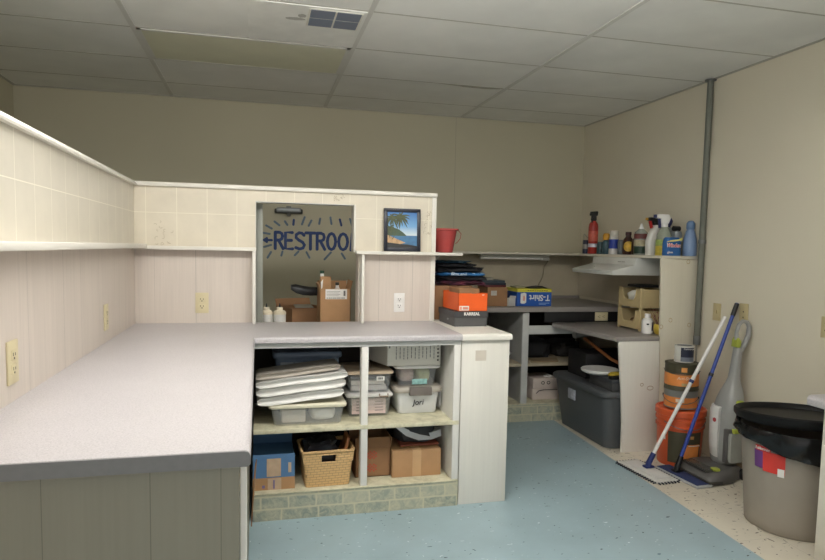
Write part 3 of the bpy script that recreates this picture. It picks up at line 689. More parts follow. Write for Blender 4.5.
# two glue bottles
def glue():
    t = T('squeeze_bottle', 'left white squeeze bottle with black tip seen through the opening', 'bottle', (.050, 3.90, TZ), 0, 'squeeze bottles behind the opening')
    MB().lathe([(.034, 0), (.037, .006), (.037, .145), (.034, .152)]).build('body', M('label_white', (206, 204, 198), .5, .12, 30), t)
    MB().lathe([(.0385, .146), (.0385, .158), (.030, .168), (.018, .172)]).build('shoulder', M('cream_plastic', (226, 214, 188), .4), t)
    MB().lathe([(.019, .171), (.019, .186), (.016, .189)]).build('cap', M('cream_cap', (226, 216, 194), .4), t)
    MB().lathe([(.006, .188), (.005, .197), (.002, .212)]).build('tip', black_pl, t)
    return t
g = glue(); dup(g, (.128, 3.90, TZ), .6, 'right white squeeze bottle with black tip seen through the opening')
t = carton('carton', 'tall brown carton with a white label seen through the opening', (.468, 4.02, TZ), .192, .20, .300, cardboard, 0, None, 'box', True, [('r', .05, .25), ('l', .03, .3), ('b', .04, .1)], False)
q = box(-.062, .072, -.1012, -.0985, .235, .297).build('label', white_paper, t); q.rotation_euler = (0, 0, 0)
mb = MB()
for i in range(4): mb.box(-.055, .03-.01*(i % 2), -.1018, -.1008, .282-.009*i, .284-.009*i)
mb.box(.05, .062, -.1018, -.1008, .255, .288)
for i in range(9): mb.box(-.055+.013*i, -.047+.013*i+.002*(i % 2), -.1018, -.1008, .239, .245)
mb.build('label_print', M('label_ink', (110, 106, 104), .7), q)
t = T('carton', 'narrow brown carton standing up inside the tall labelled carton', 'box', (.415, 4.03, TZ+.006))
box(-.032, .034, -.03, .03, 0, .365, .002).build('body', cardboard, t, smooth=False); MB().poly([(-.031, .33), (-.016, .35), (-.020, .30), (-.028, .27)], 'y', -.0312, -.029).build('torn_patch', white_paper, t)
def small_bottle(label, loc, capm, h=.1):
    t = T('bottle', label, 'bottle', loc)
    MB().lathe([(.02, 0), (.021, .004), (.021, h-.03), (.011, h-.015), (.011, h)], n=16).build('body', white_pl, t)
    MB().lathe([(.0125, h-.002), (.0125, h+.014), (.011, h+.016)], n=16).build('cap', capm, t); return t
gcap = M('green_cap', (46, 78, 58), .4)
t = tag(MB().lathe([(.012, 0), (.012, .02)], n=16).build('bottle_neck', white_pl, None, loc=(.395, 4.03, TZ+.372)), 'white bottle cap with green top on the narrow carton', 'bottle cap')
MB().lathe([(.0135, .018), (.0135, .034), (.011, .036)], n=16).build('cap', gcap, t)
small_bottle('white bottle with a dark cap standing in the tall labelled carton', (.492, 4.03, TZ+.006), M('dark_cap', (40, 46, 44), .4), .312)
t = carton('open_tray', 'low open brown box holding papers beside the tall carton', (.290, 4.345, TZ), .26, .28, .15, cardboard_d, .35, None, 'box', True, [('b', .05, .5)], False)
tag(box(.24, .36, 4.24, 4.44, TZ+.151, TZ+.156, .001).build('paper_sheet', M('gray_paper', (176, 172, 164), .7)), 'grey sheet of paper lying across the low open box', 'papers')
mb = MB(); P = [(.205, 4.10, .298), (.235, 4.11, .290), (.28, 4.12, .278), (.33, 4.13, .272), (.39, 4.135, .272)]
mb.rings([[(x, y-.022*k, z+TZ-.016*k), (x, y+.022*k, z+TZ-.016*k), (x, y+.026*k, z+TZ+.0), (x, y+.018*k, z+TZ+.014*k), (x, y-.018*k, z+TZ+.014*k), (x, y-.026*k, z+TZ)] for (x, y, z), k in zip(P, (1.0, 1.8, 1.9, 1.8, 1.7))])
tag(mb.build('padded_strap', black_pl, None, ang=60), 'black padded strap poking out of the tall carton behind the opening', 'strap')
t = T('door_closer', 'grey metal closer bracket on the back wall above the lettering', 'bracket', (.248, YB, 1.655))
MB().box(-.10, .10, -.05, -.008, -.018, .022, .010, 3).build('body', M('closer_gray', (142, 146, 146), .4, .1, metal=.3), t)
MB().box(-.115, .115, -.040, 0, -.026, .012, .006).build('base_plate', M('closer_dark', (70, 70, 66), .5), t)
mb = MB(); mb.lathe([(.016, -.046), (.018, -.03), (.018, -.022)], (0, -.03, 0), 14); box(-.02, .02, -.03, 0, .018, .034, .004).build('bracket', metal_gray, t); mb.build('knob', M('closer_knob', (110, 108, 102), .5), t)

# ------------------------------------------------------------------ boxes on the white cabinet
t = T('shoe_box', 'dark grey shoe box under the orange one on the white cabinet', 'shoe box', (1.178, 3.55, HC+.0005), .02)
gb = M('charcoal_card', (84, 84, 84), .55, .04); gb2 = M('charcoal_lid', (64, 64, 66), .5, .04)
box(-.098, .098, -.145, .145, 0, .083, .001).build('body', gb, t, smooth=False)
box(-.102, .102, -.150, .150, .052, .0865, .001).build('lid', gb2, t, smooth=False)
text('lid_print', 'KARREAL', .024, white_paper, t, (.004, -.1508, .072), sx=.95, bold=.0008)
text('side_mark', 'MM', .018, M('mark_gray', (150, 150, 150), .6), t, (-.0986, -.02, .03), FACE_X, shear=.5)
t = T('shoe_box', 'open orange shoe box on top of the dark grey one', 'shoe box', (1.190, 3.552, HC+.088), .03)
og = M('orange_card', (238, 96, 28), .5, .04); w, d, h = .176, .28, .102
mb = MB()
mb.poly([(-w/2, 0), (w/2, 0), (w/2, h), (.022, h), (.018, h-.012), (.006, h-.017), (-.006, h-.012), (-.010, h), (-w/2, h)], 'y', -d/2, -d/2+.003); mb.box(-w/2, w/2, d/2-.003, d/2, 0, h); mb.box(-w/2, -w/2+.003, -d/2, d/2, 0, h); mb.box(w/2-.003, w/2, -d/2, d/2, 0, h); mb.box(-w/2, w/2, -d/2, d/2, 0, .003)
mb.build('body', og, t, smooth=False)
MB().poly([(-.072, h-.002), (w/2-.001, h-.002), (w/2-.001, h-.030), (-.055, h-.030), (-.068, h-.02)], 'y', -d/2-.0025, -d/2+.0005).build('flap', og, t, smooth=False)
q = box(-.082, -.024, -d/2-.0012, -d/2+.001, .004, .030).build('size_label', white_paper, t)
mb = MB(); mb.box(-.062, -.03, -d/2-.002, -d/2, .010, .024); mb.box(-.08, -.068, -d/2-.002, -d/2, .008, .026); mb.build('label_print', M('label_print_red', (226, 150, 130), .6), q)
MB().poly([(.055, h-.012), (.068, h-.010), (.066, h-.007), (.054, h-.008)], 'y', -d/2-.0034, -d/2-.002).build('logo_tick', white_paper, t)
tag(box(1.125, 1.25, 3.46, 3.66, HC+.094, HC+.215, .004).build('brown_paper_insert', cardboard_d), 'brown card insert standing in the open orange shoe box', 'cardboard')
carton('carton', 'brown carton behind the shoe boxes carrying the folded bags', (1.185, 3.895, HC+.0005), .25, .27, .212, cardboard_d, 0)
blk = M('black_garment', (20, 20, 25), .65, .3, 20); blu = M('blue_film', (44, 104, 158), .3, .25, 22); teal = M('teal_film', (26, 62, 84), .4, .2, 12); mag = M('magenta_print', (120, 58, 76), .6, .5, 26, rgb2=(36, 36, 48))
zb = HC+.214
for (nm, lab, cat, m_, cx, w, h, sd, am) in (('folded_shirt', 'folded magenta and dark printed shirt at the bottom of the garment pile', 'garment', mag, 1.235, .33, .034, 1, .3), ('folded_garment', 'folded black garment below the blue printed packet', 'garment', blk, 1.255, .34, .036, 2, .22), ('garment_packet', 'blue plastic garment packet with white print in the pile', 'packet', blu, 1.245, .345, .030, 3, .12), ('folded_garment', 'folded black garment above the blue printed packet', 'garment', blk, 1.22, .36, .038, 4, .25), ('folded_garment', 'upper folded black garment below the teal one', 'garment', blk, 1.180, .29, .030, 6, .3), ('folded_garment', 'folded dark teal garment on top of the pile', 'garment', teal, 1.165, .27, .018, 5, .25)):
    h *= .84; o = MB().blob((0, 0, h*.47), (w/2, .14, h*.52), am, 2.2, sd, 4, .5).build(nm, m_, None, ang=70, loc=(cx, 3.895, zb)); tag(o, lab, cat); zb += h*.99
    if nm == 'garment_packet':
        text('packet_print', 'Blue and', .026, M('print_white', (206, 222, 232), .5), o, (-.03, -.1485, .014), sx=1.15)
        for k in range(3): MB().blob((.07+.028*k, -.128+.008*k, .014), (.012, .012, .008), .3, 4, k+60, 2).build('printed_dot', M('print_white%d' % k, (150, 180, 206), .5), o)
t = T('bracket_shelf', 'short white shelf at the right end of the partition holding the red bucket', 'shelf', (0, 0, 0))
box(1.046, 1.208, 3.66, 3.99, 1.320, 1.3365, .003).build('board', white_trim, t)
t = T('toy_bucket', 'red translucent toy bucket with a wire handle at the partition end', 'bucket', (1.140, 3.84, 1.337))
redp = clear_mat('red_translucent', (206, 88, 86), .72, .25)
MB().lathe([(.052, 0), (.056, .004), (.080, .135), (.082, .137), (.092, .140), (.092, .150), (.078, .150), (.077, .140), (.053, .008), (.02, .007)], n=36).build('body', redp, t)
MB().tube([(.088*math.cos(.5)*1, .0+.088*math.sin(-.5), .142), (.102, -.03, .12), (.100, -.02, .09), (.085, -.005, .065), (.074, 0, .058)], .0022, 6).build('handle', M('red_handle', (176, 62, 60), .4), t)
tag(MB().blob((1.145, 3.835, 1.337+.055), (.034, .034, .034), .2, 3, 5).build('crumpled_wrapper', M('pink_wrap', (214, 96, 92), .5, .3, 40)), 'crumpled pinkish red wrapper inside the toy bucket', 'wrapper')
# ------------------------------------------------------------------ back counter along the back wall
BY = 4.58
t = T('countertop', 'grey laminate worktop along the back wall', 'countertop', (0, 0, 0))
MB().poly([(4.55, .884), (4.552, .880), (YB-.001, .880), (YB-.001, .945), (YB-.018, .945), (YB-.022, .92), (4.562, .92), (4.552, .914)], 'x', 1.32, XR-.001).build('worktop', lam_dark, t, ang=30)
t = T('shelf_unit', 'open shelf unit on a stone plinth under the grey back worktop', 'shelf', (0, 0, 0))
stone_b = stone
box(1.33, 2.75, BY, 5.38, 0, .138).build('plinth', stone_b, t, smooth=False); box(1.33, 2.75, BY-.004, 5.38, .138, .146, .002).build('plinth_top', stone_top, t)
box(1.33, 2.90, BY+.01, 5.36, .442, .466, .003).build('shelf', M('beige_shelf', (176, 164, 140), .6, .08), t)
box(1.33, 2.90, 5.36, 5.385, .146, .88).build('back_panel', dark_int, t)
box(2.022, 2.075, BY, BY+.05, .146, .872, .002).build('post', gray_paint, t); box(2.030, 2.048, BY+.05, 5.36, .146, .876).build('divider', gray_paint, t)
box(1.33, 1.35, BY, 5.36, .146, .879).build('side_panel', dark_int, t)
box(2.075, 2.62, BY+.005, BY+.022, .700, .768, .002).build('lower_rail', gray_paint, t)
box(2.20, 2.93, BY-.012, BY+.004, .797, .879, .001).build('dark_strip', black_brd, t, 'black strip under the worktop edge')
# things on the back worktop
WT = .9205
carton('carton', 'brown carton with a pale label on the back worktop', (1.818, 4.74, WT), .165, .24, .148, cardboard_d, tape=False)
q = [o for o in bpy.data.objects if o.get('label') == 'brown carton with a pale label on the back worktop'][0]
box(-.055, -.008, -.1225, -.119, .085, .122).build('label', M('gray_label', (190, 186, 178), .6, .15, 40), q)
z0 = WT+.149
tag(box(1.72, 1.90, 4.65, 4.83, z0, z0+.016, .003).build('book', M('red_cover', (104, 44, 44), .5, .1)), 'dark red flat book lying on the labelled carton', 'book')
tag(box(1.705, 1.895, 4.64, 4.83, z0+.0165, z0+.034, .003).build('book', M('navy_cover', (34, 42, 56), .5, .2)), 'navy flat book between the dark red and the slate one', 'book')
tag(box(1.70, 1.89, 4.65, 4.84, z0+.0345, z0+.052, .003).build('book', M('slate_cover', (58, 70, 78), .5, .2)), 'slate grey flat book on top of the small stack', 'book')
tag(box(1.69, 1.80, 4.67, 4.82, z0+.0525, z0+.072, .002).build('small_box', M('pale_box', (156, 150, 136), .7)), 'small pale box on the slate grey book', 'box')
t = T('tissue_box', 'small white box with a torn side between carton and blue box', 'box', (1.935, 4.655, WT), .35)
box(-.035, .035, -.03, .03, 0, .062, .002).build('body', M('white_card', (196, 194, 188), .7), t, smooth=False)
MB().poly([(-.035, .062), (.035, .062), (.055, .078), (-.02, .085)], 'y', -.03, -.027).build('flap', M('white_card2', (186, 184, 178), .7), t)
t = T('bag_box', 'blue and yellow box of shirt bags standing upside down on the back worktop', 'box', (2.130, 4.74, WT))
bb = M('royal_blue_card', (30, 84, 168), .45, .05); yy = M('yellow_card', (208, 200, 62), .5, .05)
w, d, h = .295, .24, .112
box(-w/2, w/2, -d/2, d/2, 0, h, .001).build('body', bb, t, smooth=False)
box(-w/2, w/2, -d/2-.001, d/2, h, h+.026, .001).build('yellow_band', yy, t, smooth=False)
text('box_print', 'T-Shirt', .066, white_paper, t, (.045, -d/2-.001, .068), (PI/2, PI, 0), sx=.95, bold=.0016)
MB().poly([(-.118, .025), (-.105, .02), (-.085, .02), (-.07, .03), (-.07, .10), (-.085, .107), (-.118, .10)], 'y', -d/2-.0015, -d/2).build('bag_picture', white_paper, t)
MB().poly([(-.098, .045), (-.085, .04), (-.078, .06), (-.085, .085), (-.097, .08)], 'y', -d/2-.0025, -d/2).build('printed_hand', M('skin_print', (222, 164, 148), .6), t)
mb = MB()
for i in range(9): mb.box(-.06+.02*i, -.047+.02*i, -d/2-.0022, -d/2, h+.009, h+.015)
mb.build('band_print', M('olive_print', (96, 96, 30), .6), t)
for i in range(2): box(.04, .13-.03*i, -d/2-.0016, -d/2, .022-.009*i, .026-.009*i).build('print_line', M('pale_blue%d' % i, (150, 180, 216), .6), t)
mb = MB(); mb.rings([[(2.10, 4.64, WT+.1405), (2.10, 4.74, WT+.1405), (2.10, 4.74, WT+.146), (2.10, 4.64, WT+.146)], [(2.20, 4.63, WT+.146), (2.20, 4.75, WT+.15), (2.20, 4.75, WT+.158), (2.20, 4.63, WT+.160)], [(2.255, 4.65, WT+.1395), (2.255, 4.72, WT+.1395), (2.255, 4.72, WT+.143), (2.255, 4.65, WT+.142)]])
tag(mb.build('black_glove', M('black_rubber', (28, 26, 26), .6), None), 'black rubber scrap lying on the blue bag box', 'scrap')
tag(box(1.995, 2.075, 4.68, 4.80, WT+.1405, WT+.155, .004).build('paper_pad', M('pad', (150, 146, 120), .8)), 'beige folded paper on the left of the blue bag box', 'papers')
tag(box(1.905, 1.975, 4.76, 4.93, WT, WT+.112, .002).build('carton', M('dark_blue_card', (44, 58, 92), .6)), 'dark blue carton behind the small torn white box', 'box')
# under-shelf lamp and cord
t = T('tube_lamp', 'unlit fluorescent tube lamp under the back wall shelf', 'lamp', (2.213, 5.24, 1.300))
box(-.325, .325, -.02, .05, .004, .022, .002).build('housing', M('lamp_housing', (206, 204, 190), .5), t)
MB().tube([(-.30, -.002, -.008), (.26, -.002, -.008)], .014, 14).build('tube', M('tube_glass', (226, 226, 218), .2, .02), t)
MB().box(.245, .325, -.024, .03, -.026, .006, .004).box(-.325, -.295, -.022, .024, -.024, .006, .004).build('end_cap', M('cap_gray', (186, 184, 174), .5), t)
tag(MB().tube([(2.545, 5.25, 1.30), (2.56, 5.30, 1.26), (2.565, 5.372, 1.22), (2.56, 5.384, 1.12), (2.52, 5.384, 1.05), (2.47, 5.372, .99), (2.46, 5.34, .935), (2.44, 5.25, .928)], .0035, 6).build('lamp_cord', M('beige_cord', (150, 140, 116), .5)), 'thin beige cord hanging from the tube lamp down to the worktop', 'cord')
S(box(1.05, XR, YB-.012, YB, .946, 1.31).build('wall_panel_back', M('mottled_wall_board', (190, 180, 156), .6, .07, 5), smooth=False))['label'] = 'mottled beige board on the wall between back worktop and shelf'
S(box(XR-.012, XR, 3.76, YB-.013, .946, 1.31).build('wall_panel_right', M('mottled_wall_board2', (196, 186, 166), .6, .06, 5), smooth=False))['label'] = 'mottled beige board on the right wall below the shelf'
# wall shelf: L shape
t = T('wall_shelf', 'long thin white wall shelf running along the back wall and round to the right wall', 'shelf', (0, 0, 0))
MB().poly([(1.05, 5.13), (2.642, 5.13), (2.642, 3.732), (XR-.001, 3.732), (XR-.001, YB-.001), (1.05, YB-.001)], 'z', 1.324, 1.3435, .002).build('board', M('shelf_white', (206, 200, 184), .5, .06), t)
for x in (1.5, 2.6): MB().poly([(5.17, 1.323), (YB-.013, 1.323), (YB-.013, 1.16), (YB-.03, 1.16)], 'x', x-.008, x+.008).build('bracket', gray_paint, t) if x < 1.6 else None
t = MB().poly([(2.688, 0), (XR-.002, 0), (XR-.002, 1.322), (2.642, 1.322), (2.660, .85), (2.676, .4)], 'y', 3.738, 3.756, .001).build('end_panel', panel_mat('stained_board', (210, 203, 184), 'x', [], g=.5), t, 'tall cream board closing the end of the shelf')
st = M('rust_stain', (176, 152, 108), .7, .1)
for x, z in ((2.852, 1.305), (2.735, .905), (2.665, .86), (2.885, .87), (2.86, .45)):
    mb = MB(); mb.tube([(x+.013*math.cos(a*PI/4), 3.7378, z+.014*math.sin(a*PI/4)) for a in range(9)], .0022, 5)
    for v in mb.bm.verts: v.co.y = 3.7378+(v.co.y-3.7378)*.2
    mb.build('knot_mark', st, t, 'round rusty mark')
t = T('range_hood', 'white slanted range hood under the right wall shelf', 'range hood', (0, 0, 0))
hw = M('hood_white', (206, 206, 200), .3, .04)
MB().poly([(XR-.013, 1.198), (2.436, 1.198), (2.433, 1.228), (2.610, 1.272), (2.617, 1.322), (XR-.013, 1.322)], 'y', 4.0, 4.59, .003).build('body', hw, t, ang=25)
mb = MB()
sl = Matrix.Translation((2.6135, 4.15, 1.300)) @ Matrix.Rotation(-1.43, 4, 'Y')
for k in (0, 1): mb.box(-.012, -.006, -.02+.05*k, .02+.05*k, -.001, .002, mtx=sl)
mb.build('vent_slots', M('hood_slot', (150, 148, 140), .5), t)
MB().lathe([(.006, 0), (.006, .008)], n=10, mtx=Matrix.Translation((2.50, 4.36, 1.2445)) @ Matrix.Rotation(-.24, 4, 'Y')).build('switch_knob', white_pl, t)
# low desk
DZ = .795
t = T('low_desk', 'low grey laminate desk against the right wall with a whitewashed end board', 'desk', (0, 0, 0))
MB().poly([(2.322, 3.732), (2.655, 3.732), (2.655, 3.760), (XR-.002, 3.760), (XR-.002, 4.566), (2.30, 4.566), (2.262, 4.555), (2.248, 4.53), (2.250, 4.49)], 'z', .764, DZ, .004).build('desktop', lam_dark, t)
MB().poly([(2.400, 0), (2.680, 0), (2.670, .4), (2.656, .763), (2.346, .763), (2.358, .62), (2.378, .45), (2.398, .2)], 'y', 3.734, 3.752, .001).build('end_board', panel_wh, t)
mb = MB()
for x, z, a_, b_ in ((2.535, .465, .012, .010), (2.60, .44, .024, .014)): mb.tube([(x+a_*math.cos(k*PI/5), 3.734, z+b_*math.sin(k*PI/5)) for k in range(11)], .003, 5)
for v in mb.bm.verts: v.co.y = 3.734+(v.co.y-3.734)*.2
mb.build('wood_knot', M('knot_brown', (176, 156, 132), .7), t, 'brown wood knots')
# stacking bins
binm = M('beige_bin', (204, 184, 138), .45, .04)
def stack_bin(z, label):
    t = T('stacking_bin', label, 'bin', (2.665, 3.985, z), 0, 'stacking bins on the low desk')
    w, d, h = .245, .285, .145
    mb = MB(); mb.box(0, w, 0, d, .012, .016); mb.box(.006, w, .004, .008, .012, h); mb.box(.006, w, d-.008, d-.004, .012, h); mb.box(w-.006, w-.002, .004, d-.004, .012, h)
    mb.build('body', binm, t)
    MB().poly([(.01, .012), (d-.01, .012), (d-.01, h), (d-.05, h), (d-.065, .085), (d-.085, .062), (.085, .062), (.065, .085), (.05, h), (.01, h)], 'x', -.002, .006, .001).build('front', binm, t)
    mb = MB()
    P = [(.012, h), (.05, h), (.065, .085), (.085, .062), (d-.085, .062), (d-.065, .085), (d-.05, h), (d-.012, h)]
    mb.tube([(-.003, a, b) for a, b in P], .0055, 8); mb.build('rim', binm, t)
    for x, y in ((-.004, -.003), (-.004, d-.017), (w-.018, -.003), (w-.018, d-.017)): box(x, x+.022, y, y+.02, 0, h+.010, .003).build('post', binm, t)
    return t
sb = stack_bin(DZ, 'lower beige stacking bin standing on the low desk')
dup(sb, (2.665, 3.985, DZ+.156), 0, 'upper beige stacking bin holding a white cloth')
tag(MB().blob((2.75, 4.12, DZ+.156+.075), (.060, .10, .058), .2, 3, 8).build('white_cloth', cloth_w), 'crumpled white cloth inside the upper stacking bin', 'cloth')
tag(MB().blob((2.77, 4.12, DZ+.051), (.065, .09, .034), .15, 3, 18).build('brown_cloth', M('brown_rag', (120, 92, 62), .8, .2)), 'crumpled brown rag inside the lower stacking bin', 'cloth')
tag(box(2.70, 2.86, 4.06, 4.22, DZ+.312, DZ+.332, .004).build('black_tray', black_pl), 'flat black tray lying across the upper stacking bin', 'tray')
t = T('bottle', 'white bottle with a dark label beside the stacking bins', 'bottle', (2.668, 3.90, DZ))
MB().lathe([(.036, 0), (.039, .003), (.039, .090), (.028, .106), (.017, .110), (.017, .116)]).build('body', white_pl, t)
MB().lathe([(.021, .113), (.021, .134), (.019, .137)]).build('cap', white_pl, t)
MB().rings([[(.0395*math.cos(a), .0395*math.sin(a), z) for a in [-1.35+.2*k for k in range(10)]] for z in (.02, .082)], False, False).build('label', M('violet_label', (104, 96, 120), .5, .3, 60), t)
box(-.026, -.012, -.0378, -.028, .062, .072).build('printed_cross', ink, t)
t = T('flower_pot', 'yellow pot of dried reddish stems at the front of the low desk', 'pot', (2.722, 3.828, DZ))
MB().lathe([(.028, 0), (.040, .012), (.047, .035), (.044, .062), (.036, .072), (.031, .070), (.036, .04), (.01, .012)]).build('pot', M('yellow_glaze', (206, 178, 70), .35, .08), t)
mb = MB(); random.seed(3)
for i in range(11):
    a = random.uniform(PI*.55, PI*1.35) if i < 9 else random.uniform(-.4, .4); L = random.uniform(.10, .19); r0 = random.uniform(0, .02); sp = random.uniform(.25, .55)
    q = [(r0*math.cos(a)+L*s_*sp*math.cos(a), (r0*math.sin(a)+L*s_*sp*math.sin(a))*.55, .04+L*s_*(1-.25*s_*sp)) for s_ in (0, .3, .6, 1)]
    mb.tube(q, [.0016, .0014, .0012, .0006], 5)
mb.build('stems', M('dried_stem', (126, 84, 74), .8, .2), t)
mb = MB()
for i in range(14): mb.blob((random.uniform(-.045, .02), random.uniform(-.02, .02), random.uniform(.10, .17)), (.005, .005, .006), .2, 3, i, 1)
mb.build('buds', M('dried_bud', (150, 82, 84), .8, .2), t)
# bottles on the right wall shelf
SZ = 1.344
def bottle(label, loc, prof, mat, extra=(), name='bottle', cat='bottle', rz=0, group='cleaning bottles on the right wall shelf'):
    loc = (loc[0]+.005, loc[1]-.045, loc[2]); t = T(name, label, cat, loc, rz, group); MB().lathe(prof, n=24).build('body', mat, t)
    for nm, pf, m_ in extra: MB().lathe(pf, n=24).build(nm, m_, t)
    return t
cap_w = white_pl
t = T('aerosol_can', 'thin dark blue can with silver band and wire loop left of the extinguisher', 'can', (2.74, 4.94, SZ))
MB().lathe([(.026, 0), (.027, .004), (.027, .112), (.024, .116)]).build('body', M('navy_can', (34, 38, 66), .35, .06), t); MB().lathe([(.0275, .04), (.0275, .08)], cap=False).build('band', M('silver_band', (156, 152, 146), .4, .1, metal=.4), t)
MB().tube([(-.02, 0, .116), (-.022, 0, .165), (-.018, 0, .168), (.02, -.01, .125)], .0018, 5).build('wire_loop', metal_gray, t)
t = T('fire_extinguisher', 'red fire extinguisher with a black head on the wall shelf', 'fire extinguisher', (2.735, 4.815, SZ), 0)
MB().lathe([(.036, 0), (.040, .006), (.040, .22), (.036, .25), (.02, .272), (.016, .28)]).build('cylinder', M('extinguisher_red', (164, 48, 40), .35, .04), t)
MB().lathe([(.0405, .105), (.0405, .19)], cap=False).build('label', M('pink_label', (196, 92, 74), .5, .3, 40), t); MB().lathe([(.0407, .055), (.0407, .085)], cap=False).build('white_band', M('extinguisher_band', (196, 196, 206), .5, .2, 30), t)
mb = MB(); mb.lathe([(.020, .275), (.024, .285), (.022, .325)], n=16); mb.box(-.035, .028, -.012, .012, .32, .338, .003); mb.poly([(-.035, .318), (.03, .318), (.036, .348), (.03, .358), (-.03, .352)], 'y', -.010, .010, .002)
mb.build('valve_head', black_pl, t); MB().tube([(-.02, -.018, .31), (-.038, -.03, .29), (-.03, -.03, .26)], .006, 8).build('nozzle', black_pl, t)
bottle('teal spray bottle with a yellow cap next to the fire extinguisher', (2.74, 4.665, SZ), [(.030, 0), (.033, .004), (.033, .09), (.026, .105), (.018, .11), (.018, .118)], M('teal_bottle', (62, 90, 100), .4, .2, 20), [('cap', [(.027, .115), (.029, .13), (.029, .152), (.02, .168)], M('amber_cap', (206, 150, 44), .4))])
bottle('small teal jar behind the yellow capped bottle', (2.74, 4.755, SZ), [(.026, 0), (.028, .004), (.028, .08), (.022, .09), (.022, .098), (.02, .1)], M('dark_teal_jar', (50, 78, 82), .4, .2, 20))
bottle('white spray can with a blue label and white cap', (2.735, 4.545, SZ), [(.036, 0), (.038, .004), (.038, .125), (.032, .134)], M('white_can', (206, 204, 200), .35, .05), [('label', [(.0385, .045), (.0385, .118)], M('cobalt_label', (40, 64, 156), .4, .1, 20)), ('cap', [(.032, .132), (.033, .14), (.033, .182), (.03, .186)], M('off_white_cap', (206, 202, 190), .45))], 'aerosol_can', 'can')
bottle('grey tin between the blue labelled can and the brown sauce bottles', (2.74, 4.425, SZ), [(.036, 0), (.037, .003), (.037, .108), (.034, .112)], M('gray_tin', (98, 104, 108), .4, .15, 20), (), 'tin', 'can')
br = M('dark_brown_bottle', (52, 26, 22), .3, .1)
yl = M('gold_label', (206, 166, 60), .5, .3, 30)
for k, (lab, yy_, xx) in enumerate((('dark brown sauce bottle with an oval gold label', 4.335, 2.73), ('dark brown sauce bottle right of the gold labelled one', 4.245, 2.75))):
    t = bottle(lab, (xx, yy_, SZ), [(.038, 0), (.042, .005), (.042, .09), (.035, .115), (.02, .135), (.02, .15)], br, [('cap', [(.022, .148), (.022, .17), (.02, .172)], M('maroon_cap%d' % k, (60, 20, 24), .4))])
    if k == 0:
        MB().rings([[(.0425*math.cos(a), .0425*math.sin(a), z0+.038*math.sqrt(max(0, 1-((k2-6)/6.2)**2))*sg) for k2, a in enumerate([-2.95+.15*k3 for k3 in range(13)])] for z0, sg in ((.062, 1), (.062, -1))], False, False).build('label', yl, t)
gclear = clear_mat('pale_clear_bottle', (190, 196, 186), .55)
t = bottle('clear bottle with a maroon band, dark green base and white nozzle', (2.72, 4.155, SZ), [(.046, 0), (.050, .006), (.050, .055), (.0505, .06), (.050, .14), (.044, .165), (.024, .185), (.018, .19)], gclear, [('green_label', [(.0505, .012), (.0505, .062)], M('deep_green', (34, 58, 44), .4, .2)), ('maroon_label', [(.0508, .118), (.0508, .155)], M('maroon_label', (100, 48, 46), .5, .3, 30)), ('white_label', [(.0506, .066), (.0506, .110)], M('mixed_label', (170, 160, 130), .5, .35, 30)), ('nozzle', [(.018, .188), (.019, .196), (.010, .208), (.008, .228), (.004, .23)], white_pl)])
def trigger(t, z, m_body, m_lever, dirx=-1, s=1.):
    """spray head pointing along dirx"""
    q = MB().poly([(-.028*s*-dirx, z), (.018*s*-dirx, z), (.030*s*-dirx, z+.030*s), (.020*s*-dirx, z+.05*s), (-.045*s*-dirx, z+.052*s), (-.058*s*-dirx, z+.045*s), (-.056*s*-dirx, z+.030*s), (-.03*s*-dirx, z+.026*s)], 'y', -.014*s, .014*s, .004).build('spray_head', m_body, t)
    MB().poly([(-.040*s*-dirx, z+.026*s), (-.032*s*-dirx, z+.028*s), (-.026*s*-dirx, z-.022*s), (-.034*s*-dirx, z-.026*s)], 'y', -.008*s, .008*s, .001).build('trigger_lever', m_lever, t)
    MB().lathe([(.017*s, z-.024*s), (.018*s, z-.02*s), (.018*s, z+.002*s)], n=18).build('collar', m_body, t)
    MB().box(-.068*s*-dirx, -.055*s*-dirx, -.009*s, .009*s, z+.030*s, z+.048*s, .002).build('nozzle', m_lever, t)
t = T('spray_bottle', 'white trigger bottle with a red and black head', 'bottle', (2.735, 3.985, SZ), 0, 'cleaning bottles on the right wall shelf')
mb = MB(); mb.rings([[(x+ox, y, z) for x, y in rrect(w_, .062, min(w_, .062)*.4)] for z, w_, ox in ((0, .085, 0), (.006, .092, 0), (.10, .094, -.003), (.15, .075, .004), (.19, .045, .018), (.215, .032, .024))])
mb.build('body', M('white_hdpe', (214, 212, 206), .4, .03), t)
q = MB().poly([(.0, .215), (.045, .215), (.05, .25), (.035, .268), (-.035, .27), (-.048, .262), (-.045, .245), (-.01, .243)], 'y', -.014, .014, .004).build('spray_head', black_pl, t)
MB().poly([(-.036, .243), (-.020, .245), (-.006, .20), (-.02, .19)], 'y', -.009, .009, .001).build('trigger_lever', M('trigger_red', (180, 40, 40), .4), t); MB().box(-.06, -.047, -.009, .009, .248, .266, .002).build('nozzle', M('amber_nozzle', (206, 160, 60), .4), t)
t = T('spray_bottle', 'clear green tinted trigger bottle with a large white head', 'bottle', (2.745, 3.868, SZ), 0, 'cleaning bottles on the right wall shelf')
MB().lathe([(.050, 0), (.054, .005), (.054, .10), (.046, .15), (.028, .19), (.016, .205)]).build('body', clear_mat('green_tint', (190, 198, 178), .5), t)
MB().lathe([(.0545, .07), (.0545, .11)], cap=False).build('label', M('lime_label', (140, 160, 86), .5, .3, 30), t); MB().lathe([(.0548, .0), (.0548, .068)], cap=False).build('yellow_label', M('yellow_label', (190, 170, 66), .5, .3, 30), t)
trigger(t, .222, white_pl, M('navy_lever', (40, 48, 100), .4), -1, 1.25)
t = T('window_cleaner', 'squat blue bottle with a red scripted label in front', 'bottle', (2.748, 3.785, SZ), 0, 'cleaning bottles on the right wall shelf')
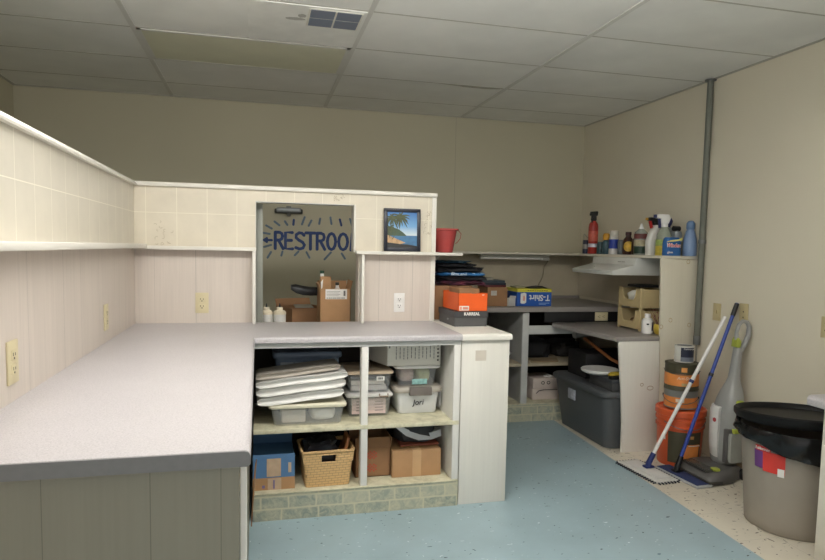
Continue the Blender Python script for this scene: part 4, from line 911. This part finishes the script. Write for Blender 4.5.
mb = MB(); mb.rings([[(x, y, z) for x, y in rrect(w_, .060, .024)] for z, w_ in ((0, .118), (.006, .126), (.09, .124), (.115, .110), (.125, .09))]); mb.build('body', M('window_blue', (44, 96, 158), .25, .06), t)
MB().poly([(-.06, .092), (-.03, .105), (.03, .112), (.06, .124), (.058, .106), (.0, .098)], 'y', -.034, -.028).build('yellow_swoosh', M('pale_yellow', (214, 206, 120), .5), t)
text('brand_print_shadow', 'Windex', .037, white_paper, t, (-.006, -.0308, .070), ext=.0004, shear=.2, sx=.9, bold=.0016); text('brand_print', 'Windex', .034, M('brand_red', (206, 50, 56), .5), t, (-.006, -.0318, .070), ext=.0006, shear=.2, sx=.9)
text('small_print', 'glass', .02, white_paper, t, (-.03, -.0308, .024), sx=1.2)
t = T('spray_bottle', 'grey trigger bottle with a navy and black head behind the blue bottle', 'bottle', (2.847, 3.976, SZ), 0, 'cleaning bottles on the right wall shelf')
mb = MB(); mb.rings([[(x, y, z) for x, y in rrect(w_, .07, .03)] for z, w_ in ((0, .095), (.005, .1), (.15, .098), (.175, .07), (.19, .035), (.20, .034))]); mb.build('body', M('gray_bottle', (150, 154, 152), .4, .06), t)
trigger(t, .212, M('navy_head', (44, 50, 96), .4), black_pl, -1, 1.1)
t = T('jug', 'grey jug with a black screw cap partly behind the blue squat bottle', 'jug', (2.850, 3.877, SZ), 0, 'cleaning bottles on the right wall shelf')
mb = MB(); mb.rings([[(x, y, z) for x, y in rrect(w_, .065, .02)] for z, w_ in ((0, .06), (.005, .066), (.15, .064), (.17, .05))]); mb.build('body', M('jug_gray', (140, 146, 148), .4, .06), t)
MB().lathe([(.018, -.02), (.018, .03)], n=16, mtx=Matrix.Translation((-.008, 0, .19)) @ Matrix.Rotation(PI/2, 4, 'Y')).build('cap', black_pl, t)
MB().lathe([(.012, .165), (.012, .19)], n=14).build('neck', M('jug_neck', (130, 136, 140), .4), t)
t = T('detergent_bottle', 'slender light blue bottle at the right end of the wall shelf', 'bottle', (2.898, 3.793, SZ), 0, 'cleaning bottles on the right wall shelf')
lb = M('powder_blue', (124, 148, 184), .35, .04)
MB().lathe([(.043, 0), (.047, .006), (.047, .07), (.042, .12), (.030, .17), (.023, .185)]).build('body', lb, t); MB().lathe([(.026, .183), (.028, .19), (.028, .225), (.018, .24), (.012, .243)]).build('cap', M('powder_blue_cap', (96, 124, 160), .4, .04), t)

# under the desk and back counter
t = T('storage_tote', 'large dark grey lidded tote under the low desk', 'storage box', (2.535, 4.165, 0))
tm = M('tote_gray', (82, 85, 87), .45, .05, 4)
shell(MB(), .40, .70, .50, .785, .385, .06).build('body', tm, t)
lidshape(MB(), .535, .80, .368, .042, .075, .014).build('lid', tm, t)
q = box(-.247, -.236, .03, .13, .26, .335, .001).build('sticker', M('tote_sticker', (176, 178, 186), .5, .2, 40), t); q.rotation_euler = (0, -.02, 0)
bz = .4105
t = T('cash_tray', 'dark grey flat box lying on the lidded tote', 'box', (2.545, 3.93, bz)); box(-.205, .19, -.14, .16, 0, .075, .004).build('body', M('gray_box', (74, 74, 74), .5), t); box(-.21, .195, -.145, .165, .058, .080, .003).build('lid', dark_gray_pl, t)
t = tag(MB().lathe([(.06, 0), (.10, .002), (.128, .016), (.132, .030), (.128, .034), (.09, .030), (.02, .029)], n=40).build('white_plate', white_pl, None, loc=(2.385, 4.03, bz+.0805)), 'round white plastic lid resting on the dark flat box under the desk', 'lid')
t = T('yellow_tool', 'yellow and black hand tool lying beside the round white lid', 'tool', (2.425, 3.848, bz+.0805), .1)
MB().blob((-.01, .012, .024), (.06, .022, .018), .15, 3, 2).build('yellow_body', M('tool_yellow', (196, 170, 56), .5, .1), t); box(-.09, .09, -.045, -.008, 0, .022, .004).build('black_grip', black_pl, t)
tag(MB().tube([(2.46, 4.40, .69), (2.52, 4.10, .575), (2.56, 3.98, .545)], .012, 8).build('wooden_stick', wood_o), 'orange brown wooden stick slanting down under the desk', 'stick')
tag(MB().tube([(2.40, 4.45, .71), (2.56, 4.47, .725)], .028, 14).build('paper_roll', M('gray_roll', (150, 148, 144), .7)), 'grey paper roll under the low desk top', 'roll')
tag(box(2.38, 2.80, 4.22, 4.50, bz+.0005, bz+.185, .006).build('black_case', M('black_case', (26, 25, 26), .6)), 'black case standing on the tote at the back under the desk', 'case')
pk = M('pale_pink_box', (206, 192, 182), .7, .06)
for k, (z, lab) in enumerate(((.1465, 'lower pale pink flat carton under the back shelf'), (.2355, 'upper pale pink flat carton with a cord on it'))):
    t = T('flat_carton', lab, 'box', (2.285, 4.80, z), .03*k, 'pale pink flat cartons'); box(-.115, .115, -.12, .12, 0, .087, .004).build('body', pk, t)
    if k: 
        mb = MB()
        for x in (-.03, .02): mb.tube([(x+.014*math.cos(a*PI/4), -.1203, .05+.012*math.sin(a*PI/4)) for a in range(9)], .003, 5)
        mb.build('printed_rings', ink, t)
tag(MB().tube([(2.20, 4.676, .20), (2.22, 4.672, .222), (2.26, 4.670, .230), (2.33, 4.672, .228), (2.39, 4.68, .226)], .003, 6).build('looped_cable', black_pl), 'black cord across the pale pink cartons', 'cord')
tag(MB().tube([(2.30, 4.72, .327), (2.33, 4.75, .338), (2.36, 4.72, .330), (2.33, 4.70, .328), (2.29, 4.73, .332), (2.35, 4.78, .334)], .005, 6).build('coiled_cable', white_pl), 'white coiled cord on the upper pale pink carton', 'cord')
tag(MB().blob((2.25, 4.93, .467+.075), (.14, .14, .092), .2, 3, 41).build('duffel_bag', M('black_cloth', (24, 23, 24), .8, .2)), 'black cloth bag on the back counter shelf', 'bag')
tag(MB().blob((2.56, 4.95, .467+.062), (.12, .14, .075), .2, 3, 44).build('dark_jacket', M('dark_cloth', (34, 31, 30), .8, .2)), 'dark bundled jacket on the back counter shelf', 'garment')
tag(MB().poly([(2.12, 4.62), (2.36, 4.62), (2.42, 4.78), (2.16, 4.76)], 'z', .4665, .476).build('tan_folder', M('tan_folder', (150, 130, 100), .7)), 'tan paper folder lying at the front of the back shelf', 'papers')
t = tag(MB().lathe([(.05, 0), (.07, .004), (.078, .014), (.07, .016)], n=28).build('pan_lid', M('pan_lid', (186, 188, 188), .4), None, loc=(1.905, 4.70, .466+.061)), 'round grey lid on a jar on the left part of the back shelf', 'lid')
tag(MB().lathe([(.045, 0), (.048, .004), (.048, .05), (.042, .06)]).build('jar', M('gray_jar', (96, 96, 92), .4), None, loc=(1.905, 4.70, .4665)), 'small grey jar below a round lid on the back shelf', 'jar')
tag(MB().blob((1.72, 4.85, .467+.10), (.14, .16, .12), .2, 3, 51).build('dark_bag', M('charcoal_cloth', (30, 28, 30), .8, .2)), 'charcoal cloth bag on the back shelf behind the white cabinet', 'bag')
carton('carton', 'dark brown carton on the back plinth behind the white cabinet', (1.80, 4.82, .1465), .28, .30, .20, M('dark_carton', (84, 66, 50), .8))

# ------------------------------------------------------------------ right front: pipe, cans, mops, vacuum, trash can, cabinet
t = T('conduit_pipe', 'grey vertical conduit pipe on the right wall', 'pipe', (2.922, 3.700, 0))
MB().tube([(0, 0, .755), (0, 0, ZC-.003)], .0205, 16).build('pipe', M('conduit_gray', (108, 110, 100), .5, .10, 12), t)
MB().lathe([(.036, ZC-.012), (.036, ZC-.003)], n=20).build('flange', metal_gray, t); MB().lathe([(.024, 1.43), (.024, 1.455)], n=18).build('clamp', metal_gray, t); MB().lathe([(.023, .74), (.023, .80)], n=18).build('end_fitting', metal_gray, t)
MB().tube([(0, 0, .745), (.002, .0, .60), (0, .004, .42)], .006, 8).build('cable', M('gray_cable', (150, 146, 134), .5), t)
ob = M('orange_pail', (208, 90, 48), .4, .05)
ol = M('olive_label', (74, 70, 52), .5, .06); orp = M('orange_label', (226, 140, 70), .5, .14, 12)
def arc_patch(r0, r1, a0, a1, z0, z1, n=14, e=.0008):
    return MB().rings([[((r0+(r1-r0)*f+e)*math.cos(a0+(a1-a0)*k/n), (r0+(r1-r0)*f+e)*math.sin(a0+(a1-a0)*k/n), z0+(z1-z0)*f) for k in range(n+1)] for f in (0, 1)], False, False)
FA = -2.30         # direction of a label that faces the room
t = T('paint_pail', 'large orange lidded pail with an olive label below the paint cans', 'pail', (2.672, 3.500, 0), 0, None)
MB().lathe([(.128, 0), (.132, .006), (.142, .245), (.150, .247), (.150, .262), (.1435, .264), (.1445, .29), (.152, .292), (.152, .306), (.146, .308), (.146, .335)], n=48).build('body', ob, t)
MB().lathe([(.150, .325), (.156, .328), (.156, .362), (.150, .368), (.138, .368), (.136, .360), (.02, .358)], n=48).build('lid', ob, t)
arc_patch(.1335, .1415, FA-.42, FA+1.15, .03, .232).build('label', ol, t, 'olive green wraparound label'); q = arc_patch(.1345, .140, FA+.28, FA+1.05, .06, .155, e=.0018).build('orange_panel', orp, t)
arc_patch(.1375, .139, FA+.48, FA+1.10, .140, .150, e=.003).build('white_strip', white_paper, t); arc_patch(.139, .141, FA+.55, FA+.72, .19, .21, e=.0022).build('logo_square', M('tan_logo', (196, 150, 90), .5), t); arc_patch(.138, .139, FA-.72, FA-.55, .17, .195, e=.0016).build('sticker', white_paper, t)
MB().tube([(.150*math.cos(a), .150*math.sin(a), .29-.04*math.sin((a+2.9)/2.2*PI)) for a in [-2.9+.2*k for k in range(12)]], .0025, 6).build('bail', metal_gray, t)
def can(name, label, z, r, h, m_body, m_lab, lz, top=None, lidm=metal_gray, group=None, cx=2.672, cy=3.508):
    t = T(name, label, 'paint can', (cx, cy, z), 0, group)
    MB().lathe([(r*.985, 0), (r, .004), (r*.985, .010), (r*.98, .012), (r*.98, h-.014), (r*1.0, h-.010), (r*1.015, h-.002), (r*.98, h), (r*.86, h), (r*.84, h-.008), (.01, h-.008)], n=40).build('body', m_body, t)
    MB().lathe([(r*.835, h-.0075), (r*.83, h-.002), (r*.76, h-.002), (r*.74, h-.006), (.01, h-.006)], n=36).build('lid', lidm, t)
    MB().lathe([(r*.98+.0008, lz[0]), (r*.98+.0008, lz[1])], n=40, cap=False).build('label', m_lab, t)
    return t
t = can('paint_can', 'paint can with grey shoulder and orange label standing on the pail', .3685, .103, .118, M('gray_can', (128, 130, 126), .45, .08), orp, (.006, .075))
arc_patch(.101, .101, FA-.2, FA+.3, .045, .066, e=.002).build('white_mark', M('cream_print', (232, 214, 190), .5), t)
mb = MB(); [mb.lathe([(.008, 0), (.008, .006)], (0, 0, 0), 12, Matrix.Translation((.104*math.cos(a), .104*math.sin(a), .07)) @ Matrix.Rotation(a, 4, 'Z') @ Matrix.Rotation(PI/2, 4, 'Y')) for a in (FA-1.5, FA+1.5)]
mb.build('ear', black_pl, t); MB().tube([(.108*math.cos(a), .108*math.sin(a), .07-.035*math.sin((a-FA+1.5)/3*PI)) for a in [FA-1.5+.25*k for k in range(13)]], .002, 6).build('bail', metal_gray, t)
t = can('paint_can', 'olive paint can with an orange label and script, second from the top', .487, .106, .172, ol, orp, (.030, .108), lidm=M('olive_lid', (104, 100, 80), .4, metal=.3))
text('label_script', 'Acri-Shield', .028, M('cream_script', (236, 220, 196), .5), t, ((.106+.0025)*math.cos(FA+.33), (.106+.0025)*math.sin(FA+.33), .083), (PI/2, 0, FA+.33+PI/2), shear=.3, sx=.9)
arc_patch(.1045, .1045, FA+.05, FA+.38, .122, .152, e=.001).build('logo_square', M('orange_square', (226, 156, 84), .5), t); arc_patch(.1045, .1045, FA+.1, FA+.4, .034, .052, e=.0022).build('seal', M('tan_seal', (190, 160, 110), .5, .2), t)
mb = MB(); mb.tube([(.109*math.cos(a), .109*math.sin(a), .125-.02*math.sin((a-FA+1.5)/3*PI)) for a in [FA-1.5+.25*k for k in range(13)]], .002, 6); mb.build('bail', M('dark_bail', (80, 78, 66), .4), t)
t = can('paint_can', 'small white tin with a navy label on top of the can stack', .6595, .060, .108, M('tin_white', (206, 204, 196), .4, .05), M('tin_white2', (200, 198, 190), .4, .05), (.01, .02), cx=2.69, cy=3.52)
arc_patch(.0592, .0592, FA-.25, FA+1.35, .036, .098, e=.001).build('navy_panel', M('navy_label', (34, 38, 58), .4, .1), t); arc_patch(.0592, .0592, FA-.25, FA+1.35, .008, .036, e=.001).build('gray_panel', M('gray_label2', (112, 118, 128), .4, .15), t)
text('tin_script', 'Commercial', .0135, white_paper, t, (.0625*math.cos(FA+.55), .0625*math.sin(FA+.55), .090), (PI/2, 0, FA+.55+PI/2))

# flat mops
def mop(label, c, rz, w, l, pad, plate_m, pole_m, base, top, grip_m, joint_m, fringe):
    t = T('flat_mop', label, 'mop', (c[0], c[1], 0), rz, 'flat mops leaning on the right wall')
    iv = Matrix.Translation((c[0], c[1], 0)) @ Matrix.Rotation(rz, 4, 'Z'); iv = iv.inverted()
    box(-w/2, w/2, -l/2, l/2, .001, .016, .005).build('pad', pad, t)
    if fringe:
        mb = MB(); n = 17
        for i in range(n):
            y = -l/2 + l*(i+.5)/n
            mb.tube([(w/2-.006, y, .008), (w/2+.018, y, .006)], .0048, 5); mb.tube([(-w/2+.006, y, .008), (-w/2-.018, y, .006)], .0048, 5)
        for i in range(7):
            x = -w/2 + w*(i+.5)/7
            mb.tube([(x, -l/2+.006, .008), (x, -l/2-.018, .006)], .0048, 5); mb.tube([(x, l/2-.006, .008), (x, l/2+.018, .006)], .0048, 5)
        mb.build('fringe', fringe, t)
    pw, pl = (.28, .40) if fringe else (.43, .465)
    box(-w*pw, w*pw, -l*pl, l*pl, .0165, .022, .003).build('backing_plate', plate_m, t)
    B = iv @ Vector(base); Tp = iv @ Vector(top); d = (Tp-B).normalized(); L = (Tp-B).length
    j = MB().tube([B + Vector((0, 0, -.028)), B, B+d*.07], [.022, .018, .016], 10).build('swivel_joint', joint_m, t)
    MB().box(-.03, .03, -.022, .022, .022, .036, .004, mtx=Matrix.Translation((B.x, B.y, 0))).build('joint_clip', joint_m, t)
    MB().tube([B+d*.06, Tp-d*.0], .0115, 12).build('pole', pole_m, t)
    MB().tube([B+d*(L*.55), B+d*(L*.55+.02)], .0145, 12).build('pole_collar', black_pl if grip_m else joint_m, t)
    if grip_m: MB().tube([Tp-d*.085, Tp-d*.005, Tp], [.0145, .0145, .010], 12).build('grip', grip_m, t)
    return t
navy_pl = M('navy_plastic', (36, 50, 106), .4, .06); white_pad = M('white_mop_pad', (206, 204, 198), .8, .12, 25); navy_pad = M('navy_mop_pad', (48, 58, 98), .85, .15, 40)
mop('white handled flat mop with a fringed white pad', (2.345, 3.362), .07, .155, .385, white_pad, M('mop_plate_white', (214, 212, 208), .5, .08), white_pl, (2.372, 3.385, .05), (2.832, 3.335, .972), None, navy_pl, M('fringe_gray', (46, 48, 58), .9))
mop('blue handled flat mop with a navy pad beside the white one', (2.507, 3.236), .08, .112, .37, M('mop_edge_white', (176, 176, 176), .8, .1), navy_pad, M('blue_pole', (40, 66, 150), .35, .05), (2.505, 3.285, .05), (2.918, 3.340, 1.056), black_pl, black_pl, None)

# upright floor cleaner
t = T('floor_cleaner', 'grey and white upright floor cleaner leaning by the right wall', 'vacuum', (2.765, 3.225, 0), 0)
vg = M('cleaner_gray', (152, 152, 149), .35, .04); vd = M('cleaner_dark', (96, 94, 92), .4, .06)
lime = M('lime_plastic', (168, 178, 70), .4, .05); vw = M('cleaner_white', (222, 220, 216), .3, .02)
mb = MB(); R = []
for x, hw_, hgt in ((-.205, .145, .030), (-.19, .158, .055), (-.12, .160, .080), (-.04, .150, .088), (.03, .11, .088), (.085, .09, .075), (.10, .085, .05)):
    R.append([(x, -hw_, .008), (x, -hw_, hgt*.55), (x, -hw_*.80, hgt*.95), (x, 0, hgt), (x, hw_*.80, hgt*.95), (x, hw_, hgt*.55), (x, hw_, .008)])
mb.rings(R); mb.build('foot', vd, t, ang=50)
mb = MB(); mb.rings([[(x, -h_, .012), (x, -h_, .03), (x, h_, .03), (x, h_, .012)] for x, h_ in ((-.215, .148), (-.20, .162), (-.12, .164), (-.11, .16))]); mb.build('bumper', M('cleaner_bumper', (62, 60, 58), .5), t)
MB().blob((-.12, -.10, .082), (.022, .025, .010), .1, 2, 3).build('accent', lime, t, 'lime green accent')
MB().poly([(-.19, -.10), (-.12, -.11), (-.12, .11), (-.19, .10)], 'z', .066, .083, .004).build('brush_window', clear_mat('smoky_clear', (90, 90, 86), .6), t)
for s_ in (-1, 1): MB().lathe([(.03, -.012), (.034, -.008), (.034, .008), (.03, .012)], n=20, mtx=Matrix.Translation((.085, s_*.095, .034)) @ Matrix.Rotation(PI/2, 4, 'X')).build('wheel', black_pl, t)
def ell(cx, z, a, b, p=.75, n=28):
    return [(cx+math.copysign(abs(math.cos(2*PI*k/n))**p, math.cos(2*PI*k/n))*a, math.copysign(abs(math.sin(2*PI*k/n))**p, math.sin(2*PI*k/n))*b, z) for k in range(n)]
mb = MB(); mb.rings([ell(.025, .075, .05, .06), ell(.022, .10, .066, .076), ell(.025, .15, .072, .088), ell(.03, .30, .074, .094), ell(.036, .42, .072, .090), ell(.044, .48, .064, .078), ell(.052, .53, .056, .062), ell(.058, .575, .040, .044), ell(.062, .61, .031, .034), ell(.068, .68, .028, .029), ell(.078, .80, .023, .024)])
mb.build('main_body', vg, t, ang=60)
mb = MB(); R = []
for z, a, b_ in ((.105, .056, .066), (.13, .080, .092), (.20, .089, .102), (.34, .093, .106), (.41, .091, .103), (.435, .082, .094)):
    R.append([(.028-a*math.cos(q), b_*math.sin(q), z) for q in [-.28+1.5*k/12 for k in range(13)]] + [(.028-(a-.022)*math.cos(q), (b_-.022)*math.sin(q), z) for q in [1.22-1.5*k/12 for k in range(13)]])
mb.rings(R); f_ = mb.build('front_shell', vw, t, 'white front shell', ang=50)
MB().lathe([(.013, 0), (.013, .006)], n=18, mtx=Matrix.Translation((-.061, -.004, .355)) @ Matrix.Rotation(-PI/2, 4, 'Y')).build('badge', M('badge_red', (176, 36, 40), .4), f_, 'round red badge')
mb = MB(); mb.rings([[(x+.022, -.094-yo, z) for x, yo in ((-.062*w_, -.012), (-.045*w_, .014), (.03*w_, .018), (.05*w_, .008), (.05*w_, -.03), (-.045*w_, -.03))] for z, w_ in ((.115, .85), (.135, 1), (.27, 1.08), (.292, 1))])
mb.build('water_tank', clear_mat('tank_clear', (196, 198, 190), .65, .12), t, 'clear water tank')
mb = MB(); mb.poly([(-.045, .11), (.075, .11), (.082, .30), (.07, .32), (-.045, .315)], 'y', -.094, -.06, .006); mb.build('tank_bay', vd, t, 'dark recess behind the tank')
MB().box(-.012, .060, -.116, -.07, .292, .318, .006).build('tank_latch', lime, t, 'lime green latch'); MB().blob((.045, -.078, .47), (.026, .014, .016), .05, 2, 2).build('release_button', lime, t)
q = [(.078, 0, .77), (.066, 0, .83), (.062, 0, .89), (.074, 0, .935), (.102, 0, .957), (.132, 0, .950), (.150, 0, .92), (.148, 0, .87), (.126, 0, .82), (.092, 0, .775)]
MB().tube(q, [.022, .015, .012, .012, .012, .013, .014, .015, .016, .020], 12).build('handle_loop', vg, t)
MB().poly([(.045, .80), (.075, .795), (.082, .835), (.06, .86), (.05, .84)], 'y', -.024, .024, .004).build('handle_accent', lime, t)

# trash can with liner and lid
t = T('trash_can', 'taupe rubbish bin with black liner and black lid in the right corner', 'trash can', (2.632, 2.552, 0))
tp = M('taupe_plastic', (152, 143, 131), .45, .04)
prof = [(.206, 0), (.214, .006), (.218, .05), (.231, .22), (.2455, .39), (.256, .50)]
def canring(r, z, n=64):
    R = []
    for k in range(n):
        a = 2*PI*k/n; rr = r*(1 + .0) - (.006 if (k % 16) in (0, 1, 15) else 0)
        R.append((rr*math.cos(a), rr*math.sin(a), z))
    return R
MB().rings([canring(r, z) for r, z in prof] + [canring(.247, .50), canring(.20, .02)]).build('body', tp, t, ang=60)
bagm = M('liner_black', (16, 16, 18), .25, .2, 20)
mb = MB(); R = []; n = 72
for i, (r, z) in enumerate(((.250, .44), (.264, .512), (.277, .518), (.283, .50), (.282, .465), (.279, .43), (.275, .40), (.271, .392))):
    ring = []
    for k in range(n):
        a = 2*PI*k/n; low = .5-.5*math.cos(a-2.35)                      # the liner hangs lower towards the front
        w_ = .006*math.sin(9*a+i)+.005*math.sin(17*a+2*i) if i > 2 else 0
        zz = z if i < 4 else z - (.09*low)*(i-3)/4 + .012*math.sin(5*a)*(i-3)/4
        if i >= 4: zz = z + (.085*(1-low) - .055*low)*(i-3)/4 + .006*math.sin(6*a+1)
        ring.append(((r+w_)*math.cos(a), (r+w_)*math.sin(a), zz))
    R.append(ring)
mb.rings(R, False); mb.build('liner', bagm, t, 'black plastic liner folded over the rim', ang=80)
mb = MB(); mb.lathe([(.05, -.010), (.22, -.008), (.262, -.004), (.280, .006), (.290, .022), (.290, .044), (.283, .050), (.273, .044), (.265, .026), (.22, .020), (.02, .022)], n=64)
o = mb.build('lid', M('lid_black', (18, 18, 19), .5, .08, spec=.25), t, 'black lid', loc=(0, 0, .534)); o.rotation_euler = (-.075, .03, 0)
LA = -2.93
q = arc_patch(.241, .2492, LA-.02, LA+.40, .312, .412, e=.002).build('label', M('label_red', (206, 58, 48), .45, .08), t, 'red and purple product label')
arc_patch(.2418, .2492, LA-.21, LA-.02, .322, .412, e=.002).build('label_purple', M('label_purple', (104, 58, 122), .45, .15), t); arc_patch(.240, .2432, LA+.27, LA+.39, .302, .342, e=.003).build('white_code', white_paper, t)
arc_patch(.2488, .2512, LA-.18, LA+.14, .407, .434, e=.0026).build('label_tab', M('label_tab_red', (196, 50, 50), .45), t)
a = LA-.02; text('label_text', 'Rubbermaid', .021, white_paper, t, ((.2542)*math.cos(a), (.2542)*math.sin(a), .4205), (PI/2, 0, a+PI/2), ext=.0004, sx=.72)
# corner cabinet
t = T('corner_cabinet', 'white cabinet with a speckled top at the right edge of the view', 'cabinet', (0, 0, 0))
cw = M('cabinet_cream', (220, 214, 200), .5, .05)
box(2.432, XR-.001, .7, 2.225, 0, .703, .002).build('body', cw, t)
y = 2.21
while y > 1.0:
    d_ = MB().box(2.416, 2.432, y-.42, y, .545, .695, .002).build('drawer', cw, t); MB().tube([(2.416, y-.26, .62), (2.394, y-.25, .62), (2.394, y-.17, .62), (2.416, y-.16, .62)], .004, 8).build('pull', metal_gray, d_)
    d_ = MB().box(2.416, 2.432, y-.42, y, .05, .535, .002).build('door', cw, t); MB().tube([(2.416, y-.38, .46), (2.394, y-.38, .45), (2.394, y-.38, .39), (2.416, y-.38, .38)], .004, 8).build('pull', metal_gray, d_)
    y -= .43
MB().poly([(2.352, .708), (2.352, .736), (2.360, .747), (2.373, .750), (XR-.001, .750), (XR-.001, .704), (2.36, .704)], 'y', .69, 2.242, .002).build('top', lam, t, ang=30)

# ------------------------------------------------------------------ light, world, camera
w_ = bpy.data.worlds.new('room_ambient'); sc.world = w_; w_.use_nodes = True
bg = w_.node_tree.nodes['Background']; bg.inputs[0].default_value = (1, .985, .95, 1); bg.inputs[1].default_value = .8
cam = bpy.data.cameras.new('camera'); co = bpy.data.objects.new('camera', cam); COL.objects.link(co); sc.camera = co
cam.sensor_fit = 'HORIZONTAL'; cam.sensor_width = 36; cam.lens = 631.178/825*36
cam.shift_x = -(416.07-412.5)/825; cam.shift_y = (297.15-280)/825; cam.clip_start = .02
A = [[0.970020928997223, 0.24302109474458405, -0.00038054764238867195], [-0.24222621225543217, 0.9669723485957886, 0.07931544078885894], [0.0196433042981709, -0.07684545894383465, 0.9968494951776626]]
co.matrix_world = Matrix(((A[0][0], A[0][2], -A[0][1], 0), (A[1][0], A[1][2], -A[1][1], 0), (A[2][0], A[2][2], -A[2][1], 1.3593), (0, 0, 0, 1)))
sc.view_settings.view_transform = 'Standard'; sc.view_settings.look = 'None'; sc.view_settings.gamma = 1; sc.view_settings.exposure = .14
sc.view_settings.use_curve_mapping = False
